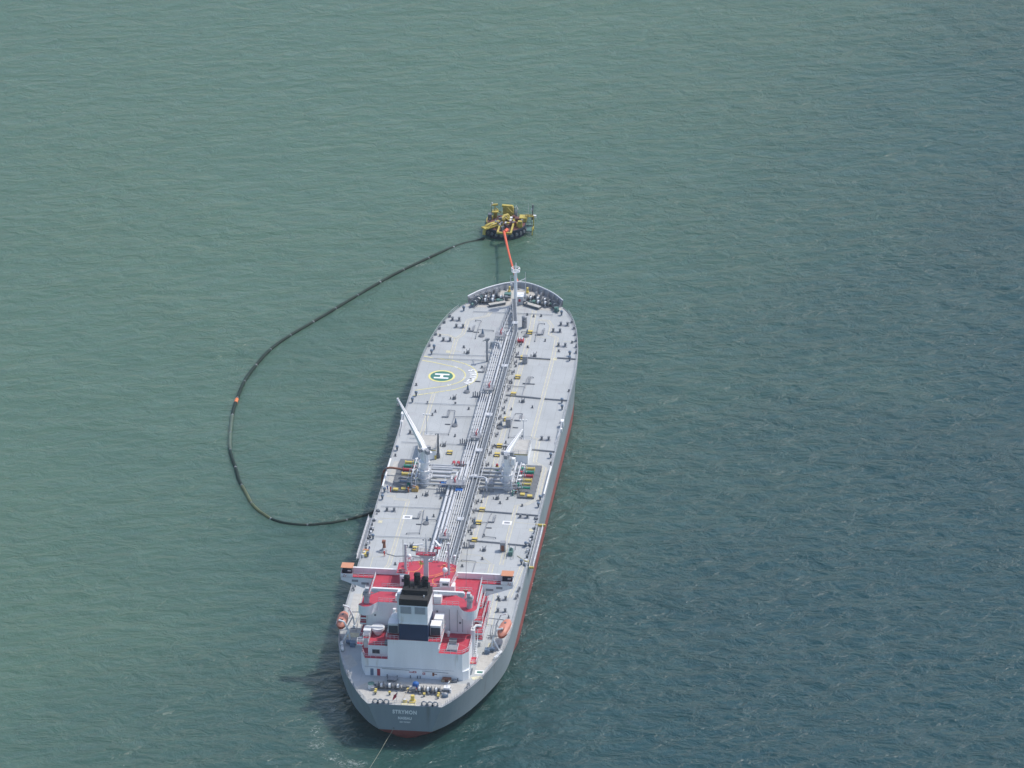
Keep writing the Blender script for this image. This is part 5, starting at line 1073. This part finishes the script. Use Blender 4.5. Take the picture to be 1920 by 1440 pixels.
for k in range(6): bl.box(5.85+k*.42, 1.85, 4.3, .22, .1, .9)
bl.build("boat_landing", B, smooth=False)
MB(STEEL).cyl((7.6, 3.2, 2.8), (7.8, 3.2, 7.6), .22, n=8).use(WHITE).box(7.4, 3.1, 5.7, .4, .4, .5).box(8.3, 3.0, 3.6, .9, .7, .8).sph((7.5, 3.1, 6.3), .22, n=8, m=5).cyl((6.3, 4.2, 3), (6.3, 4.2, 7.6), .04, n=4).build("lantern_mast", B)
mb = MB(BUOYR)
for k in range(30):
    a = q.uniform(0, 2*pi); rr = q.uniform(2.6, 5.4); mb.use(q.choice([BUOYR, BUOYR, STEEL, BUOYY, BROWN, STEELM])).box(rr*cos(a), rr*sin(a), 2.85, q.uniform(.3, 1.3), q.uniform(.3, 1.), q.uniform(.3, 1.7), q.uniform(0, 3))
mb.build("deck_gear", B, smooth=False)
for k in range(24):   # pipes, braces and hoses over the buoy deck
    a = q.uniform(0, 2*pi); rr = q.uniform(1.5, 5.0); x, y, z = rr*cos(a), rr*sin(a), q.uniform(3.0, 4.2)
    if y < -3 and abs(x-.6) < 2: continue
    m_ = q.choice([BUOYY, BUOYY, BUOYR, STEELM, WHITE, BROWN]); c = q.uniform(0, 6.28); L_ = q.uniform(.6, 1.9)
    MB(m_).tube([(x, y, 2.85), (x, y, z), (x+L_*cos(c), y+L_*sin(c), z+q.uniform(-.2, .5)), (x+L_*cos(c)*1.1, y+L_*sin(c)*1.1, 2.9)], q.uniform(.06, .16), 6).build("small_pipe", B)
mb = MB(STEEL).box(-4.9, 2.4, 2.7, 1.1, 1.6, 1.9).cyl((-4.7, 4.2, 2.8), (-4.7, 4.2, 7.2), .1, n=6).use(WHITE).sph((-4.7, 4.2, 6.6), .3, n=8, m=5).box(-4.4, 3.8, 7.0, .3, .3, .5); mb.build("battery_box", B, smooth=False)
for k in range(12):   # tyre fenders around the drum
    a = -2.9+k*.25; MB(STEEL).cyl((6.1*cos(a), 6.1*sin(a), 1.5), (6.42*cos(a), 6.42*sin(a), 1.5), .5, n=12).build("tyre_fender", B)

# hawser from the buoy to the bow
p0 = Vector((BX+.6, BY-9.0, 4.1)); p1 = Vector((-.7, 248.9, D+1.7)); pts = []
for i in range(25):
    t = i/24; p = p0.lerp(p1, t); p.z -= 2.2*4*t*(1-t)*.5; pts.append(p)
hw = empty("mooring_hawser", pts[12]); tag(hw, "orange mooring hawser stretched between the yellow buoy and the ship's bow", "rope")
MB(HAWS).tube([p-pts[12] for p in pts], [.42-.12*sin(pi*i/24) for i in range(25)], 10).build("orange_rope", hw)
MB(HAWS).cyl(p0-pts[12]+Vector((.3, -.3, .1)), p0-pts[12]+Vector((.8, 1.2, .2)), .5, n=10).build("end_float", hw)

# floating hose string
HP = [(-16.9, 304.2, .6), (-18.2, 303.8, -.1), (-20, 302.8, -.3), (-22.9, 300.8, -.28), (-26.5, 296.5, -.1), (-30.1, 291.3, .05), (-40, 276.7, .1), (-49, 260.6, .1), (-56.7, 245.9, .1), (-64.5, 231.3, .12), (-68.4, 221.7, .15), (-70.8, 211.2, .15), (-72.3, 201.3, .2), (-72.6, 190.9, .25), (-72.4, 180.4, .25),
      (-70.8, 165.7, .25), (-69.1, 156, .25), (-66.1, 146.4, .25), (-64.2, 139.8, .2), (-61.9, 134.2, .15), (-60.1, 129.9, .1), (-58.6, 126.3, .1), (-56.2, 122.5, .05), (-54.3, 120.4, 0), (-52.2, 118.2, 0), (-48.9, 116.3, 0), (-45.6, 115.6, -.05), (-41.8, 115.5, -.05), (-39.1, 116.2, 0), (-35.9, 117.3, 0), (-33.9, 118.3, 0),
      (-30.2, 120.6, 0), (-27.7, 122.6, 0), (-25.5, 124.3, .1), (-24.2, 125.6, 1.2), (-23.4, 126.4, 4), (-23.1, 126.8, 7.5), (-22.9, 127, 10.3), (-22.3, 127, D+1.3), (-21, 127, D+1.95), (-19.2, 126.9, D+1.9), (-17.3, 126.8, D+1.7)]
P = [Vector(p) for p in HP]; dense = []
for i in range(len(P)-1):
    a = P[max(i-1, 0)]; b = P[i]; c = P[i+1]; d = P[min(i+2, len(P)-1)]; k = max(2, int((c-b).length/1.2))
    dense += [cr(a, b, c, d, j/k) for j in range(k)]
dense.append(P[-1])
cum = [0]
for a, b in zip(dense[:-1], dense[1:]): cum.append(cum[-1]+(b-a).length)
def at(s_):
    s_ = max(0, min(cum[-1]-.001, s_)); i = 0
    while cum[i+1] < s_: i += 1
    t = (s_-cum[i])/(cum[i+1]-cum[i]+1e-9); return dense[i].lerp(dense[i+1], t)
hs = empty("floating_hose", (-66, 200, 0)); tag(hs, "long dark floating hose curving over the water from the buoy to the ship's left side", "hose")
SEG = 10.9; tot = cum[-1]; k = 0; s0_ = 0; org = Vector((-66, 200, 0))
HG = [HOSE, mat("hose_olive", (.10, .12, .045), .45, var=.3, scale=.3), mat("hose_pale", (.09, .13, .09), .45, var=.3, scale=.3)]
orange_at = min(range(int(tot/SEG)), key=lambda i: (at((i+.5)*SEG)-Vector((-72.5, 189, 0))).length)
while s0_ < tot-1:
    s1 = min(tot, s0_+SEG); L = s1-s0_; lift = s0_ > tot-24
    n_ = 14; pts = []; rad = []
    for i in range(n_+1):
        t = i/n_; p = at(s0_+L*t); pts.append(p-org); e = min(t, 1-t)*L; rad.append((.3 if lift else .48) if e > .7 else .30)
    mid = at((s0_+s1)/2)
    m_ = HG[0]
    if k == orange_at: m_ = None
    elif 118 < mid.y < 141 and -66 < mid.x < -53: m_ = HG[1]
    elif 160 < mid.y < 182 and mid.x < -60: m_ = HG[2]
    if m_ is None:
        h = n_//2; mb = MB(HOSE).tube(pts[:h+1], rad[:h+1], 10).use(HOSEO).tube(pts[h-2:], [.52]*(n_-h+1)+[.3]*1+[.27], 10) if False else MB(HOSE).tube(pts, rad, 10).use(HOSEO).tube(pts[1:5], .51, 10)
    else:
        mb = MB(m_ if not lift else BROWN).tube(pts, rad, 10)
    g = mb.build("hose_section", hs)
    c = pts[-1]; d = (pts[-1]-pts[-2]).normalized(); MB(STEEL if k % 3 else STEELM).cyl(c-d*.2, c+d*.2, .38, n=12).build("flange", g)
    s0_ = s1; k += 1
# mooring line off the stern
o = MB(mat("rope_pale", (.30, .32, .24), .8, var=.2)).tube([(-2.9, .5, D-6.9), (-3.3, -.9, 3.2), (-4.0, -3, 2.6), (-5.2, -8, 1.6), (-6.6, -14, .8), (-8.8, -23, .1), (-10, -28, -.3)], .055, 6).build("stern_line"); tag(o, "thin pale line running from the stern down into the water", "rope")

# ---------------- haze ----------------
hz = bpy.data.materials.new("haze_air"); hz.use_nodes = True; n = hz.node_tree.nodes; n.clear()
out = n.new("ShaderNodeOutputMaterial"); v = n.new("ShaderNodeVolumePrincipled"); v.inputs["Color"].default_value = (.80, .90, 1, 1); v.inputs["Density"].default_value = .000025; v.inputs["Anisotropy"].default_value = .2
hz.node_tree.links.new(v.outputs[0], out.inputs["Volume"])
mb = MB(hz).box(0, 0, -3.2, 12100, 12100, 780); o = mb.build("haze", smooth=False); tag(o, kind='stuff', label="thin bluish haze in the air over the water", cat="haze")
